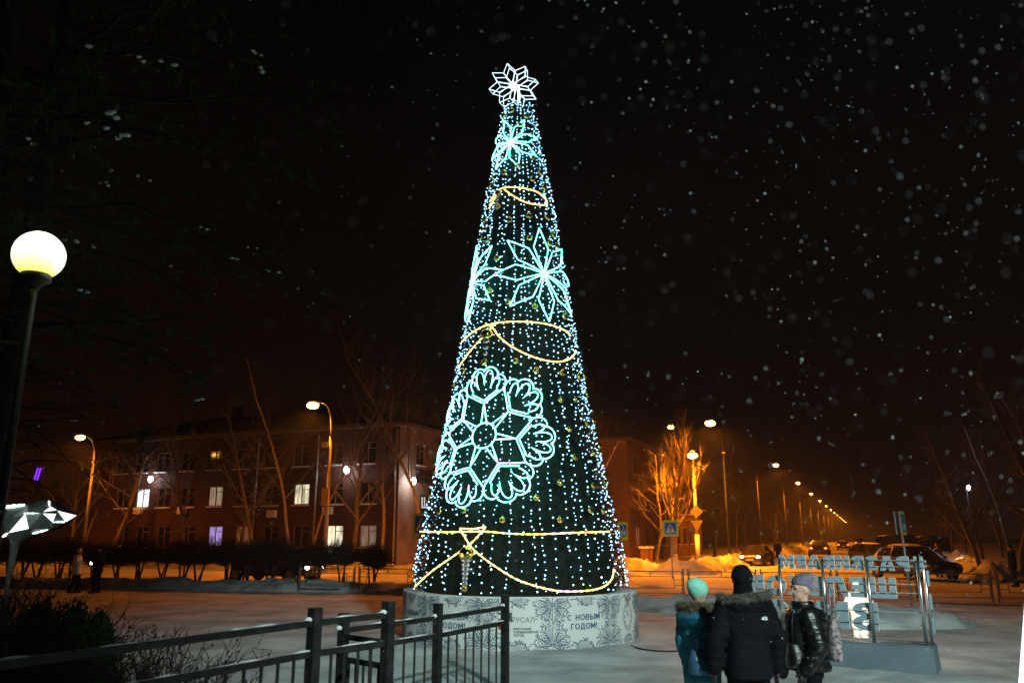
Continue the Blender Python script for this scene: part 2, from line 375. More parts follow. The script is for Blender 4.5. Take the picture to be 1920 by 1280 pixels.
litF = {(1, 1): 'pane_cold', (4, 1): 'pane_blind', (7, 1): 'pane_warm', (4, 0): 'pane_violet', (5, 0): 'pane_dim', (9, 0): 'pane_grey', (8, 0): 'pane_warm'}
for (ci, ri), k in spec.items():
    w_ = winsF[k]; window(fF, b1, *w_, M[litF[(ci, ri)]] if (ci, ri) in litF else M['glass_dark'])
for w_ in endw: window(fR, b1, *w_, M['glass_dark'])
for px, py in ((262, 957), (344, 957), (512, 963), (617, 957)):         # air conditioners under the windows
    b, z = PA(px, py, B1A); mb = MB(); mb.box((b - B1L, -0.18, z), (0.8, 0.32, 0.55)); mb.lathe([(0.0, 0), (0.2, 0)], 12, (b - B1L, -0.36, z)); mb.build('air_conditioner', M['white_paint'], b1)
for px, py in ((475, 1000), (590, 985), (740, 990)):                    # down pipes
    b, _ = PA(px, py, B1A); mb = MB(); mb.tube([(b - B1L, -0.1, 0.3), (b - B1L, -0.1, 9.9)], 0.06, 8); mb.build('drain_pipe', M['steel'], b1)
B2R, B2A = -18.2, 67.7
w2F = [(4 + 3.2 * i, z, 1.5, 1.62) for i in range(4) for z in zrow]
w2R = [(3 + 3.4 * i, z, 1.5, 1.62) for i in range(9) for z in zrow]
b2, gF, gR = building('brick_house', 'ochre brick building beyond the right edge of the lit tree', B2R - 17, B2R, B2A, B2A + 34, 10.2, M['brick_ochre'], w2F, w2R)
for k, w_ in enumerate(w2F): window(gF, b2, *w_, M['glass_dark'])
for k, w_ in enumerate(w2R): window(gR, b2, *w_, M['pane_pink'] if k == 0 else M['glass_dark'])
mb = MB()
for z in (3.7, 6.9): mb.box(((17) / 2, -0.05, z), (17.0, 0.10, 0.18))
mb.build('string_course', M['frame_pale'], b2)
# low entrance wing and boards on the end wall of the first building
a_, z_ = PB(793, 895, B1R)
a_ = max(0.8, min(a_ - B1A, 11.5))
def board(name, label, px, py, w, h, m, txt=None, tm=None):
    a, z = PB(px, py, B1R); e = thing(name, label, 'sign', W(B1R + 0.12, a, z), ROTB)
    mb = MB(); mb.box((0, 0, 0), (0.08, w, h)); mb.build('board', m, e); return e
board('shop_board', 'dark rectangular board on the end wall beside the white floodlight', 793, 893, 2.6, 1.05, M['sign_black'])

# ------------------------------------------------------------------ text helper
def text_mesh(body, size, extrude=0.0, offset=0.0, align='CENTER', space=1.0):
    cu = bpy.data.curves.new('lettering', 'FONT'); cu.body = body; cu.size = size; cu.extrude = extrude; cu.offset = offset
    real_size, cu.size, cu.extrude, cu.offset = size, 1.0, extrude / size, offset / size
    cu.align_x = align; cu.align_y = 'CENTER'; cu.space_character = space; cu.resolution_u = 3; cu.space_line = 0.95
    o = bpy.data.objects.new('lettering', cu); COL.objects.link(o)
    bpy.context.view_layer.update()
    me = bpy.data.meshes.new_from_object(o.evaluated_get(bpy.context.evaluated_depsgraph_get()))
    bpy.data.objects.remove(o)
    for v in me.vertices: v.co = v.co * real_size
    return me
from mathutils.geometry import tessellate_polygon
def arc(cx, cy, rx, ry, a0, a1, n=8): return [(cx + rx * math.cos(R(a0 + (a1 - a0) * i / n)), cy + ry * math.sin(R(a0 + (a1 - a0) * i / n))) for i in range(n + 1)]
def glyph(ch, s=0.26):
    """block capital, height 1: width and a list of shapes, each an outline followed by its holes"""
    t = s * 0.82
    if ch == 'И': w = .86; g = [[[(0, 1), (s, 1), (s, .42), (w - s, 1), (w, 1), (w, 0), (w - s, 0), (w - s, .58), (s, 0), (0, 0)]]]
    elif ch == 'М': w = 1.02; g = [[[(0, 0), (0, 1), (s * 1.1, 1), (w / 2, .47), (w - s * 1.1, 1), (w, 1), (w, 0), (w - s, 0), (w - s, .55), (w / 2, .08), (s, .55), (s, 0)]]]
    elif ch == 'Е': w = .70; g = [[[(0, 0), (0, 1), (w, 1), (w, 1 - t), (s, 1 - t), (s, .5 + t / 2), (w * .9, .5 + t / 2), (w * .9, .5 - t / 2), (s, .5 - t / 2), (s, t), (w, t), (w, 0)]]]
    elif ch == 'Ш': w = 1.16; g = [[[(0, 1), (s, 1), (s, t), ((w - s) / 2, t), ((w - s) / 2, 1), ((w + s) / 2, 1), ((w + s) / 2, t), (w - s, t), (w - s, 1), (w, 1), (w, 0), (0, 0)]]]
    elif ch == 'Л': w = .90; g = [[[(0, 0), (0, t), (.09 * w, t * 1.2), (.22 * w, 1), (w, 1), (w, 0), (w - s, 0), (w - s, 1 - t), (.24 * w + s * .7, 1 - t), (.10 * w + s * .8, .25), (.06 * w + s * .5, 0)]]]
    elif ch == 'Х': w = .88; g = [[[(0, 0), (w / 2 - s * .62, .5), (0, 1), (s * 1.15, 1), (w / 2, .70), (w - s * 1.15, 1), (w, 1), (w / 2 + s * .62, .5), (w, 0), (w - s * 1.15, 0), (w / 2, .30), (s * 1.15, 0)]]]
    elif ch == 'О': w = .96; g = [[arc(w / 2, .5, w / 2, .5, 0, 337.5, 15), arc(w / 2, .5, w / 2 - s, .5 - t, 0, 337.5, 15)]]
    elif ch == 'С': w = .86; g = [[arc(w * .52, .5, w * .52, .5, 42, 318, 14) + arc(w * .52, .5, w * .52 - s, .5 - t, 318, 42, 14)]]
    elif ch == 'Т': w = .80; g = [[[(0, 1), (w, 1), (w, 1 - t), ((w + s) / 2, 1 - t), ((w + s) / 2, 0), ((w - s) / 2, 0), ((w - s) / 2, 1 - t), (0, 1 - t)]]]
    elif ch == 'Р': w = .78; k = w * .5; g = [[[(0, 0), (0, 1)] + arc(k, .68, w - k, .32, 90, -90) + [(s, .36), (s, 0)], [(s, .36 + t), (s, 1 - t)] + arc(k, .68, w - k - s, .32 - t, 90, -90, 6)]]
    elif ch == 'В': w = .80; k = w * .48; g = [[[(0, 0), (0, 1)] + arc(k, .755, (w - k) * .92, .245, 90, -70, 7) + arc(k, .265, w - k, .265, 70, -90, 7), [(s, .5 + t * .42), (s, 1 - t)] + arc(k, .755, max(.04, (w - k) * .92 - s), .245 - t * .72, 90, -90, 6), [(s, t), (s, .5 - t * .42)] + arc(k, .265, max(.05, w - k - s), .265 - t * .72, 90, -90, 6)]]
    elif ch == 'А': w = .92; g = [[[(0, 0), (w / 2 - s * .62, 1), (w / 2 + s * .62, 1), (w, 0), (w - s * 1.1, 0), (w - s * 1.3, .19), (s * 1.3, .19), (s * 1.1, 0)], [(w * .37, .38), (w / 2, .78), (w * .63, .38)]]]
    elif ch == 'З': w = .78; k = w * .46; g = [[[(0, .76), (.08 * w, .92)] + arc(k, .755, (w - k) * .94, .245, 100, -65, 8) + arc(k, .265, w - k, .265, 65, -100, 8) + [(.08 * w, .08), (0, .25), (.30 * w, .30), (.36 * w, t)] + arc(k, .27, w - k - s, .27 - t, -80, 80, 5) + [(.34 * w, .5 - t * .35), (.34 * w, .5 + t * .35)] + arc(k, .75, (w - k) * .9 - s, .25 - t, -80, 80, 5) + [(.36 * w, 1 - t), (.30 * w, .72)]]]
    elif ch == 'Н': w = .82; g = [[[(0, 0), (0, 1), (s, 1), (s, .5 + t / 2), (w - s, .5 + t / 2), (w - s, 1), (w, 1), (w, 0), (w - s, 0), (w - s, .5 - t / 2), (s, .5 - t / 2), (s, 0)]]]
    elif ch == 'Ы': w = 1.06; v = w - s - .10; k = v * .5; g = [[[(0, 0), (0, 1), (s, 1), (s, .60)] + arc(k, .30, v - k, .30, 90, -90), [(s, t), (s, .60 - t)] + arc(k, .30, v - k - s, .30 - t, 90, -90, 6)], [[(w - s, 0), (w - s, 1), (w, 1), (w, 0)]]]
    elif ch == 'Г': w = .64; g = [[[(0, 0), (0, 1), (w, 1), (w, 1 - t), (s, 1 - t), (s, 0)]]]
    elif ch == 'Д': w = .94; g = [[[(0, -.18), (0, t), (.12 * w, t), (.24 * w, 1), (w * .88, 1), (w * .88, t), (w, t), (w, -.18), (w - s * .7, -.18), (w - s * .7, 0), (s * .7, 0), (s * .7, -.18)], [(.12 * w + s, t), (.24 * w + s * .75, 1 - t), (w * .88 - s, 1 - t), (w * .88 - s, t)]]]
    elif ch == '!': w = .22; g = [[[(.02, .30), (0, 1), (w, 1), (w - .02, .30)]], [[(0, 0), (0, .19), (w, .19), (w, 0)]]]
    elif ch == '#':
        w = .92; a, b, c, d = .20 * w, .20 * w + s * .62, .80 * w - s * .62, .80 * w; e_, f_, g_, h_ = .26, .26 + t * .62, .74 - t * .62, .74
        g = [[[(a, 0), (b, 0), (b, e_), (c, e_), (c, 0), (d, 0), (d, e_), (w, e_), (w, f_), (d, f_), (d, g_), (w, g_), (w, h_), (d, h_), (d, 1), (c, 1), (c, h_), (b, h_), (b, 1), (a, 1), (a, h_), (0, h_), (0, g_), (a, g_), (a, f_), (0, f_), (0, e_), (a, e_)], [(b, f_), (c, f_), (c, g_), (b, g_)]]]
    else: w = .45; g = []
    return w, g
def glyph_tris(shape):
    pts = [p for loop in shape for p in loop]; return pts, [tuple(t) for t in tessellate_polygon([[Vector((x, y, 0)) for x, y in loop] for loop in shape])]
e = board('wall_sign', 'small board with a pale letter on the end wall below the dark board', 795, 944, 1.5, 1.3, M['sign_black'])
me = text_mesh('Ш', 1.1, 0.01, 0.02); me.materials.append(emit('backlit_letter', (0.8, 0.9, 1), 0.55, False))
o = link('lettering', me, e); o.rotation_euler = (R(90), 0, R(90)); o.location = (0.06, -0.25, 0)

# ------------------------------------------------------------------ lamps
def wall_lamp(px, py, label, plane, power):
    if plane == 'F': b, z = PA(px, py, B1A); p = W(b, B1A, z); out = -A2
    else: a, z = PB(px, py, B1R); p = W(B1R, a, z); out = B2
    e = thing('wall_lamp', label, 'lamp', p, 0, 'white floodlights on the brick building')
    mb = MB(); mb.bar((0, 0, 0), out * 0.5, 0.06, 0.06); mb.build('bracket', M['black_steel'], e)
    mb = MB(); mb.ball(out * 0.55, (0.2, 0.2, 0.26), 12, 8); mb.build('lamp_glass', M['led_flood'], e, True)
    plight('flood', out * 0.75 + Vector((0, 0, -0.15)), power, (1.0, 0.86, 0.70), 0.12, e)
wall_lamp(657, 882, 'white floodlight on the brick facade above the pair of dark windows', 'F', 120)
wall_lamp(763, 902, 'white floodlight on the end wall beside the dark board', 'R', 190)
wall_lamp(292, 899, 'small white floodlight above the bluish lit window', 'F', 40)

def street_lamp(label, base, h, arm, power, group, headrot=None, light=True, polem='pole', r0=0.13, gs=1.0):
    """arm: world vector from the pole top to the lamp head"""
    e = thing('street_lamp', label, 'street lamp', base, 0, group); arm = Vector(arm)
    mb = MB(); mb.tube([(0, 0, 0), (0, 0, h * 0.45), (0, 0, h * 0.80)], [r0, r0 * 0.85, r0 * 0.65], 10); mb.build('pole', M[polem], e, True)
    top = Vector((0, 0, h * 0.8)); pts = []
    for i in range(9):
        t = i / 8; pts.append(top + Vector((0, 0, h * 0.2)) * math.sin(t * PI / 2) * 1.0 + Vector((arm.x, arm.y, 0)) * (1 - math.cos(t * PI / 2)) ** 1.3)
    mb = MB(); mb.tube(pts, [r0 * 0.5 - 0.02 * i / 8 for i in range(9)], 8); mb.build('arm', M[polem], e, True)
    d = Vector((arm.x, arm.y, 0)).normalized(); hp = pts[-1]
    Mt = d.to_track_quat('X', 'Z').to_matrix()
    mb = MB(); mb.tube([hp - d * 0.1, hp + d * 0.15, hp + d * 0.5, hp + d * 0.75], [0.05, 0.13, 0.17, 0.08], 10); hd = mb.build('lamp_head', M['steel'], e, True)
    mb = MB(); mb.ball(hp + d * 0.45 + Vector((0, 0, -0.20)), (0.36 * gs, 0.30 * gs, 0.20 * gs), 14, 8); mb.build('lamp_glass', M['sodium'], hd, True)
    if light:
        plight('sodium_light', hp + d * 0.45 + Vector((0, 0, -0.45)), power, SODIUM, 0.2, e, R(166), d * 0.12 + Vector((0, 0, -1)), 0.5)
    mb = MB(); mb.box((0, 0, h * 0.8), (0.16, 0.35, 0.1)); mb.build('bracket', M['steel'], e)
    return e
hL1 = G(595, 757, 9.8); bL1 = G(624, 757, 9.8); bL1.z = 0
e = street_lamp('sodium street lamp in front of the brick facade, with a box on its pole', bL1, 9.9, (hL1 - Vector((bL1.x, bL1.y, 9.8))) * 0.8, P_STREET * 0.52, 'sodium street lamps')
mb = MB(); mb.box((-0.1, -0.22, 4.3), (0.4, 0.28, 1.0)); mb.build('cabinet', mat('yellow_cabinet', (0.5, 0.3, 0.06), 0.6), e)
mb = MB(); mb.box((-0.35, -0.05, 7.35), (0.35, 0.2, 0.3)); mb.build('camera_box', M['white_paint'], e)
hL0 = G(152, 818, 9.8); bL0 = G(181, 823, 9.8); bL0.z = 0
street_lamp('leftmost sodium street lamp, standing clear of the far end of the brick building', bL0, 9.9, (hL0 - Vector((bL0.x, bL0.y, 9.8))) * 0.8, P_STREET * 0.45, 'sodium street lamps')
bP = G(1310, 1063)
e = street_lamp('whitewashed-foot lamp post with road signs beside the bare lit tree', bP, 7.7, (-0.28, -1.2, 0), P_STREET * 1.5, 'sodium street lamps')
mb = MB(); mb.tube([(0, 0, 0.02), (0, 0, 2.2)], 0.150, 12); mb.build('painted_foot', M['whitewash'], e, True)
def sign_plate(outline, th=0.03):
    mb = MB(); n = len(outline); v = [(x, 0, z) for x, z in outline] + [(x, th, z) for x, z in outline]
    mb.add(v, [tuple(range(n)), tuple(range(2 * n - 1, n - 1, -1))] + [(i, i + n, (i + 1) % n + n, (i + 1) % n) for i in range(n)]); return mb
k = thing('road_sign', 'back of a diamond road sign clamped high on the lamp post', 'road sign', bP + Vector((0, -0.16, 3.75)))
sign_plate([(0, -0.46), (0.46, 0), (0, 0.46), (-0.46, 0)]).build('plate', M['pole_dark'], k); mb = MB(); mb.box((0, 0.06, 0), (0.35, 0.08, 0.08)); mb.build('clamp', M['black_steel'], k)
k = thing('road_sign', 'back of a triangular road sign on the lamp post below the diamond one', 'road sign', bP + Vector((0, -0.16, 2.85)))
sign_plate([(-0.44, 0.30), (0.44, 0.30), (0, -0.46)][::-1]).build('plate', M['pole_dark'], k); mb = MB(); mb.box((0, 0.06, 0), (0.35, 0.08, 0.08)); mb.build('clamp', M['black_steel'], k)
street_lamp('sodium street lamp hidden from the square by the lit Christmas tree', W(-15.5, 45.2), 9.9, -A2 * 1.5, P_STREET * 1.1, 'sodium street lamps')
hA = G(1330, 790, 9.8); bA = G(1353, 800, 9.8); bA.z = 0
street_lamp('tall sodium street lamp on a dark pole above the bare lit tree', bA, 9.9, (hA - Vector((bA.x, bA.y, 9.8))) * 0.8, P_STREET, 'sodium street lamps', polem='black_steel', r0=0.08)
hA = G(1258, 798, 9.8); bA = G(1240, 806, 9.8); bA.z = 0
street_lamp('small distant street lamp seen over the top of the bare lit tree', bA, 9.9, (hA - Vector((bA.x, bA.y, 9.8))) * 0.8, P_STREET * 0.4, 'sodium street lamps', polem='black_steel', r0=0.06, gs=0.6)
for i in range(13):
    a = 93 + 33 * i; base = W(-10.3, a)
    street_lamp('lamp post in the long row receding down the main road' if i else 'nearest lamp post of the long row receding down the main road', base, 9.9, B2 * 1.7, P_STREET * (1.0 if i < 4 else 1.4), 'lamp posts receding down the main road', light=i < 8, r0=0.085, polem='pole_dark', gs=max(0.35, 0.85 - 0.07 * i))
# floodlight mast of the square, behind the viewer: it lights the plinth, the sign backs and the people
e = thing('floodlight_mast', 'tall floodlight mast at the back of the snowy square', 'floodlight', (7.6, -10.6, 0))
mb = MB(); mb.tube([(0, 0, 0), (0, 0, 6), (0, 0, 11.2)], [0.14, 0.11, 0.07], 10); mb.build('pole', M['steel'], e, True)
aim = (Vector((4.2, 12.4, 0.0)) - Vector((7.6, -10.6, 11.0))).normalized()
mb = MB(); mb.box((0, 0, 11.3), (0.9, 0.18, 0.5), 0, aim.to_track_quat('Y', 'Z').to_matrix()); hd = mb.build('lamp_head', M['black_steel'], e)
mb = MB(); mb.box(Vector((0, 0, 11.3)) + aim * 0.10, (0.8, 0.02, 0.4), 0, aim.to_track_quat('Y', 'Z').to_matrix()); mb.build('lamp_glass', M['led_flood'], hd)
plight('flood', Vector((0, 0, 11.3)) + aim * 0.3, P_FLOOD, (0.76, 1.0, 0.94), 0.35, e, R(45), aim, 0.6)
# the globe lamp
gp = P(73, 479, 6.25); 
e = thing('globe_lamp', 'glowing white globe lamp on a dark pole among the dark pines', 'lamp', (gp.x - 0.10, gp.y, 0))
gr = 0.198; gz = gp.z
mg = bpy.data.materials.new('opal_globe'); mg.use_nodes = True; n = mg.node_tree; b = n.nodes['Principled BSDF']
t = n.nodes.new('ShaderNodeTexCoord'); s = n.nodes.new('ShaderNodeSeparateXYZ'); rr = n.nodes.new('ShaderNodeMapRange'); z = n.nodes.new('ShaderNodeTexNoise'); z.inputs['Scale'].default_value = 5
r = n.nodes.new('ShaderNodeValToRGB'); n.links.new(t.outputs['Object'], s.inputs[0]); n.links.new(t.outputs['Object'], z.inputs['Vector'])
ad = n.nodes.new('ShaderNodeMath'); ad.operation = 'MULTIPLY_ADD'; ad.inputs[1].default_value = 0.09; n.links.new(z.outputs['Fac'], ad.inputs[0]); n.links.new(s.outputs['Z'], ad.inputs[2])
rr.inputs[1].default_value = gz - 0.13; rr.inputs[2].default_value = gz + 0.12; n.links.new(ad.outputs[0], rr.inputs[0]); n.links.new(rr.outputs[0], r.inputs[0])
r.color_ramp.elements[0].color = (0.50, 0.50, 0.03, 1); r.color_ramp.elements[1].color = (1.0, 1.0, 0.80, 1); n.links.new(r.outputs[0], b.inputs['Emission Color']); b.inputs['Emission Strength'].default_value = 2.2
mg.cycles.emission_sampling = 'NONE'
mb = MB(); mb.ball((0.10, 0, gz), gr, 40, 24); mb.build('globe', mg, e, True)
mb = MB(); mb.lathe([(0.0, gz - 0.155), (0.112, gz - 0.165), (0.118, gz - 0.215), (0.05, gz - 0.26), (0.035, gz - 0.30)], 20, (0.10, 0, 0)); mb.build('collar', M['black_steel'], e, True)
mb = MB(); mb.tube([(0.10, 0, gz - 0.28), (0.10, 0, 1.0), (0.10, 0, 0)], [0.028, 0.034, 0.05], 12); mb.build('pole', M['black_steel'], e, True)
plight('globe_light', (0.10, 0, gz + gr + 0.12), 14, (1.0, 1.0, 0.72), 0.1, e)
plight('globe_light', (0.45, 0.1, gz), 5, (1.0, 1.0, 0.72), 0.1, e)

# ------------------------------------------------------------------ round plinth of the big tree
DC = Vector((0.17, 18.0, 0)); DR = 2.5; DH = 0.965
pl = thing('tree_plinth', 'round white printed plinth with snowflake ornament under the lit tree', 'plinth', DC)
def dp(s, z, off=0.0):                                                 # s: angle from the side facing the camera, degrees, rightwards
    a = R(s - 90); return Vector(((DR + off) * math.cos(a), (DR + off) * math.sin(a), z))
mb = MB(); N = 72
top = [dp(i * 5, DH - 0.03, -0.012) for i in range(N)]; mb.poly(top)
tb = mb.build('top_board', M['snow_soft'], pl)
def ribbon(mb, p, q, wd, off=0.004, mat=0):
    """flat printed stroke on the drum between (arc metres, z) points"""
    (s0, z0), (s1, z1) = p, q; L = math.hypot(s1 - s0, z1 - z0)
    if L < 1e-4: return
    k = max(1, int(L / 0.09)); nx, nz = -(z1 - z0) / L * wd / 2, (s1 - s0) / L * wd / 2
    pr = None
    for i in range(k + 1):
        t = i / k; s, z = s0 + (s1 - s0) * t, z0 + (z1 - z0) * t; f = 1 - 0.5 * abs(2 * t - 1)
        c = ((s + nx * f, z + nz * f), (s - nx * f, z - nz * f))
        if pr:
            if all(0.01 < x[1] < DH - 0.012 for x in c + pr):
                mb.quad(*[dp(math.degrees(x[0] / DR), x[1], off) for x in (pr[0], pr[1], c[1], c[0])], mat)
        pr = c
def flake_print(mb, s, z, rad, rng, arms=8, lo=-1e9, hi=1e9, rot=0.2):
    def rb(p, q, wd):
        if lo < min(p[0], q[0]) and max(p[0], q[0]) < hi: ribbon(mb, p, q, wd)
    for k in range(arms):
        a = rot + 2 * PI * k / arms; d = (math.cos(a), math.sin(a)); n_ = (-d[1], d[0])
        rb((s + d[0] * 0.05 * rad, z + d[1] * 0.05 * rad), (s + d[0] * rad * 0.8, z + d[1] * rad * 0.8), 0.030 * rad / 0.35)
        for t in (0.25, 0.42, 0.58, 0.75):
            for sg in (-1, 1):
                L = rad * (0.30 - 0.18 * abs(t - 0.5)); p = (s + d[0] * rad * t, z + d[1] * rad * t)
                q = (p[0] + (d[0] * 0.75 + n_[0] * sg * 0.66) * L, p[1] + (d[1] * 0.75 + n_[1] * sg * 0.66) * L); rb(p, q, 0.026 * rad / 0.35)
        for q in range(5):
            t = rad * rng.uniform(0.82, 1.12); aa = a + rng.uniform(-0.25, 0.25); p = (s + math.cos(aa) * t, z + math.sin(aa) * t)
            b = rng.uniform(0, 6.28); L = rng.uniform(0.03, 0.07); rb(p, (p[0] + math.cos(b) * L, p[1] + math.sin(b) * L), 0.03)
        ah = a + PI / arms; p = [(s + math.cos(ah + x) * rad * y, z + math.sin(ah + x) * rad * y) for x, y in ((-0.3, 0.86), (-0.1, 0.99), (0.1, 0.99), (0.3, 0.86))]
        for i in range(3): rb(p[i], p[i + 1], 0.014)
rng = random.Random(21); HW = R(15) * DR
def drum_block(parent, body, cs, z, h, m, st=0.2, gap=0.16):
    gl = [glyph(c, st) for c in body]; tot = sum(x[0] for x in gl) + gap * (len(gl) - 1); x = cs - tot * h / 2; mb = MB()
    for w_, shp in gl:
        for sh in shp:
            pts, tr = glyph_tris(sh); mb.add([dp(math.degrees((x + p[0] * h) / DR), z + (p[1] - 0.5) * h, 0.0045) for p in pts], tr)
        x += (w_ + gap) * h
    return mb.build('lettering', m, parent)
def drum_text(parent, body, cs, z, size, m, space=1.0, offset=0.0):
    me = text_mesh(body, size, 0.0, offset, 'CENTER', space)
    for v in me.vertices:
        q = dp(math.degrees((cs + v.co.x) / DR), z + v.co.y, 0.0045); v.co = q
    me.materials.append(m); return link('lettering', me, parent)
for k in range(12):
    sc = -1.5 + 30 * k; cs = R(sc) * DR
    mb = MB()
    for i in range(12): 
        a, b = sc - 15 + 0.12 + i * (29.76 / 12), sc - 15 + 0.12 + (i + 1) * (29.76 / 12)
        mb.quad(dp(a, 0), dp(b, 0), dp(b, DH), dp(a, DH)); mb.quad(dp(a, DH), dp(b, DH), dp(b, DH, -0.02), dp(a, DH, -0.02))
    po = mb.build('panel', M['panel'], pl, True)
    if k in (2 + 2, 5, 6, 7, 8): continue                              # round the back
    mb = MB(); lo, hi = cs - HW + 0.004, cs + HW - 0.004
    for sd in (-1, 1):
        flake_print(mb, cs + sd * HW, DH - 0.14, 0.34, rng, 12, lo, hi)
        flake_print(mb, cs + sd * HW, 0.10, 0.36, rng, 12, lo, hi, 0.05)
        for j in range(26):
            z = rng.uniform(0.36, 0.64); s = cs + sd * (HW - abs(rng.gauss(0, 0.07)) - 0.01); b = rng.uniform(0, 6.28); L = rng.uniform(0.03, 0.09)
            if lo < s - L and s + L < hi: ribbon(mb, (s, z), (s + math.cos(b) * L, z + math.sin(b) * L), 0.022)
    flake_print(mb, cs + 0.02, DH + 0.02, 0.19, rng, 12, lo, hi); flake_print(mb, cs, -0.02, 0.21, rng, 12, lo, hi)
    mb.build('printed_pattern', M['ink'], po)
    kind = k % 3
    if kind == 1 or k == 11:
        drum_block(po, 'С НОВЫМ', cs, 0.585, 0.105, M['ink_text']); drum_block(po, 'ГОДОМ!', cs, 0.425, 0.105, M['ink_text'])
    elif kind == 0 and k == 0:
        # emblem: a dark hooked shape over a red flared foot
        def dpoly(pts, m, nm):
            mb = MB(); mb.poly([dp(math.degrees((cs + x) / DR), z, 0.0045) for x, z in pts]); mb.build(nm, m, po)
        crv = [(-0.27 + 0.125 * math.cos(t), 0.545 + 0.125 * math.sin(t) - 0.02) for t in [PI / 2 * i / 6 for i in range(7)]]
        dpoly([(-0.36, 0.69), (-0.105, 0.69), (-0.105, 0.525)] + crv + [(-0.36, 0.65)], M['ink_grey'], 'emblem')
        crv = [(-0.10 - 0.19 * math.sin(t), 0.39 + 0.19 * (1 - math.cos(t))) for t in [PI / 2 * i / 6 for i in range(7)]]
        dpoly([(-0.36, 0.39)] + crv + [(-0.36, 0.58)], M['ink_red'], 'emblem')
        drum_text(po, 'РУСАЛ', cs + 0.10, 0.555, 0.125, M['ink_grey'], 1.05)
        for z, tx, cx in ((0.40, 'ИРКУТСКИЙ', 0.085), (0.345, 'АЛЮМИНИЕВЫЙ', 0.15), (0.29, 'ЗАВОД', 0.02)): drum_text(po, tx, cs + cx, z, 0.052, M['ink_grey'], 1.05, 0.002)
    elif kind == 2 or k == 9:
        mb = MB(); pr = None
        for rx, rz, wd in ((0.20, 0.265, 0.014), (0.178, 0.240, 0.004)):
            for i in range(40):
                t0, t1 = 2 * PI * i / 40, 2 * PI * (i + 1) / 40
                ribbon(mb, (cs + rx * math.cos(t0), 0.52 + rz * math.sin(t0)), (cs + rx * math.cos(t1), 0.52 + rz * math.sin(t1)), wd * 1.4)
        ribbon(mb, (cs, 0.50), (cs, 0.67), 0.022); ribbon(mb, (cs, 0.52), (cs - 0.055, 0.62), 0.028)
        co = mb.build('clock_face', M['ink_grey'], po)
        for i, tx in enumerate(('XII', 'I', 'II', 'III', 'IV', 'V', 'VI', 'VII', 'VIII', 'IX', 'X', 'XI')):
            a = PI / 2 - 2 * PI * i / 12; me = text_mesh(tx, 0.075, 0, 0.001); ca, sa = math.cos(a - PI / 2), math.sin(a - PI / 2)
            for v in me.vertices:
                x, y = v.co.x * 0.8, v.co.y; v.co = dp(math.degrees((cs + 0.150 * math.cos(a) + x * ca - y * sa) / DR), 0.52 + 0.205 * math.sin(a) + x * sa + y * ca, 0.0045)
            me.materials.append(M['ink_grey']); link('numeral', me, co)

# ------------------------------------------------------------------ the lit tree
TC = DC.copy()
xt = thing('christmas_tree', 'tall cone shaped artificial Christmas tree covered in lights, with a star on top', 'Christmas tree', (TC.x, TC.y, DH - 0.03))
T0 = Vector((TC.x, TC.y, DH - 0.03))
prof = []
for py, xl, xr in ((1112, 773, 1168), (1060, 778, 1162), (1000, 790, 1146), (920, 812, 1132), (850, 830, 1118), (750, 857, 1098), (680, 868, 1086), (600, 880, 1066), (480, 897, 1045), (350, 918, 1019), (290, 929, 1005), (205, 944, 988)):
    q0, q1 = P(xl, py, TC.y), P(xr, py, TC.y); prof.append((q0.z, (q1.x - q0.x) / 2 * 0.985))
prof.append((prof[-1][0] + 0.22, 0.10))
def TR(z):
    if z <= prof[0][0]: return prof[0][1]
    for (za, ra), (zb, rb) in zip(prof, prof[1:]):
        if z <= zb: return ra + (rb - ra) * (z - za) / (zb - za)
    return prof[-1][1]
ZT = prof[-1][0]; ZB = DH - 0.03
def tp(az, z, off=0.0):                                                # az degrees, 0 faces the camera, + to the right; local to the tree
    a = R(az - 90); r = TR(z) + off; return Vector((r * math.cos(a), r * math.sin(a), z - T0.z))
def C(px, py, off=0.0):                                                # where a sight line meets the cone
    d = ray(px, py); lo, hi = None, None; best = (1e9, None); t = 13.5
    while t < 19.5:
        q = CAMP + d * (t / d.y); g = math.hypot(q.x - TC.x, q.y - TC.y) - (TR(q.z) + off)
        if g <= 0: return q - T0
        if g < best[0]: best = (g, q)
        t += 0.02
    q = best[1]; az = math.atan2(q.y - TC.y, q.x - TC.x); r = TR(q.z) + off
    return Vector((r * math.cos(az), r * math.sin(az), q.z - T0.z))
rng = random.Random(5)
mb = MB(); mb.lathe([(max(TR(z) - 0.16, 0.03), z - T0.z) for z in [ZB + (ZT - ZB) * i / 30 for i in range(31)]], 40); fo_core = mb
# needles
for i in range(9500):
    z = ZB + (ZT - ZB) * (1 - math.sqrt(rng.random() * 0.985 + 0.0)) ; az = rng.uniform(-180, 180)
    if abs(az) > 110 and rng.random() < 0.6: continue
    c = tp(az, z, -0.14); a = R(az - 90)
    out = Vector((math.cos(a), math.sin(a), rng.uniform(-0.5, 0.25))) + Vector((rng.gauss(0, .35), rng.gauss(0, .35), rng.gauss(0, .25))); out.normalize()
    L = rng.uniform(0.16, 0.34) * (1.35 if rng.random() < 0.12 else 1)
    for k in range(8):
        t = k / 7; p = c + out * L * t; sd = Vector((rng.gauss(0, 1), rng.gauss(0, 1), rng.gauss(0, 1))); sd = (sd - out * sd.dot(out)).normalized()
        tip = p + (out * 0.7 + sd * 0.8) * 0.085; wv = sd.cross(out) * 0.006
        mb.add([p - wv, p + wv, tip], [(0, 1, 2)], 1)
mb.build('foliage', [M['core'], M['needle']], xt)
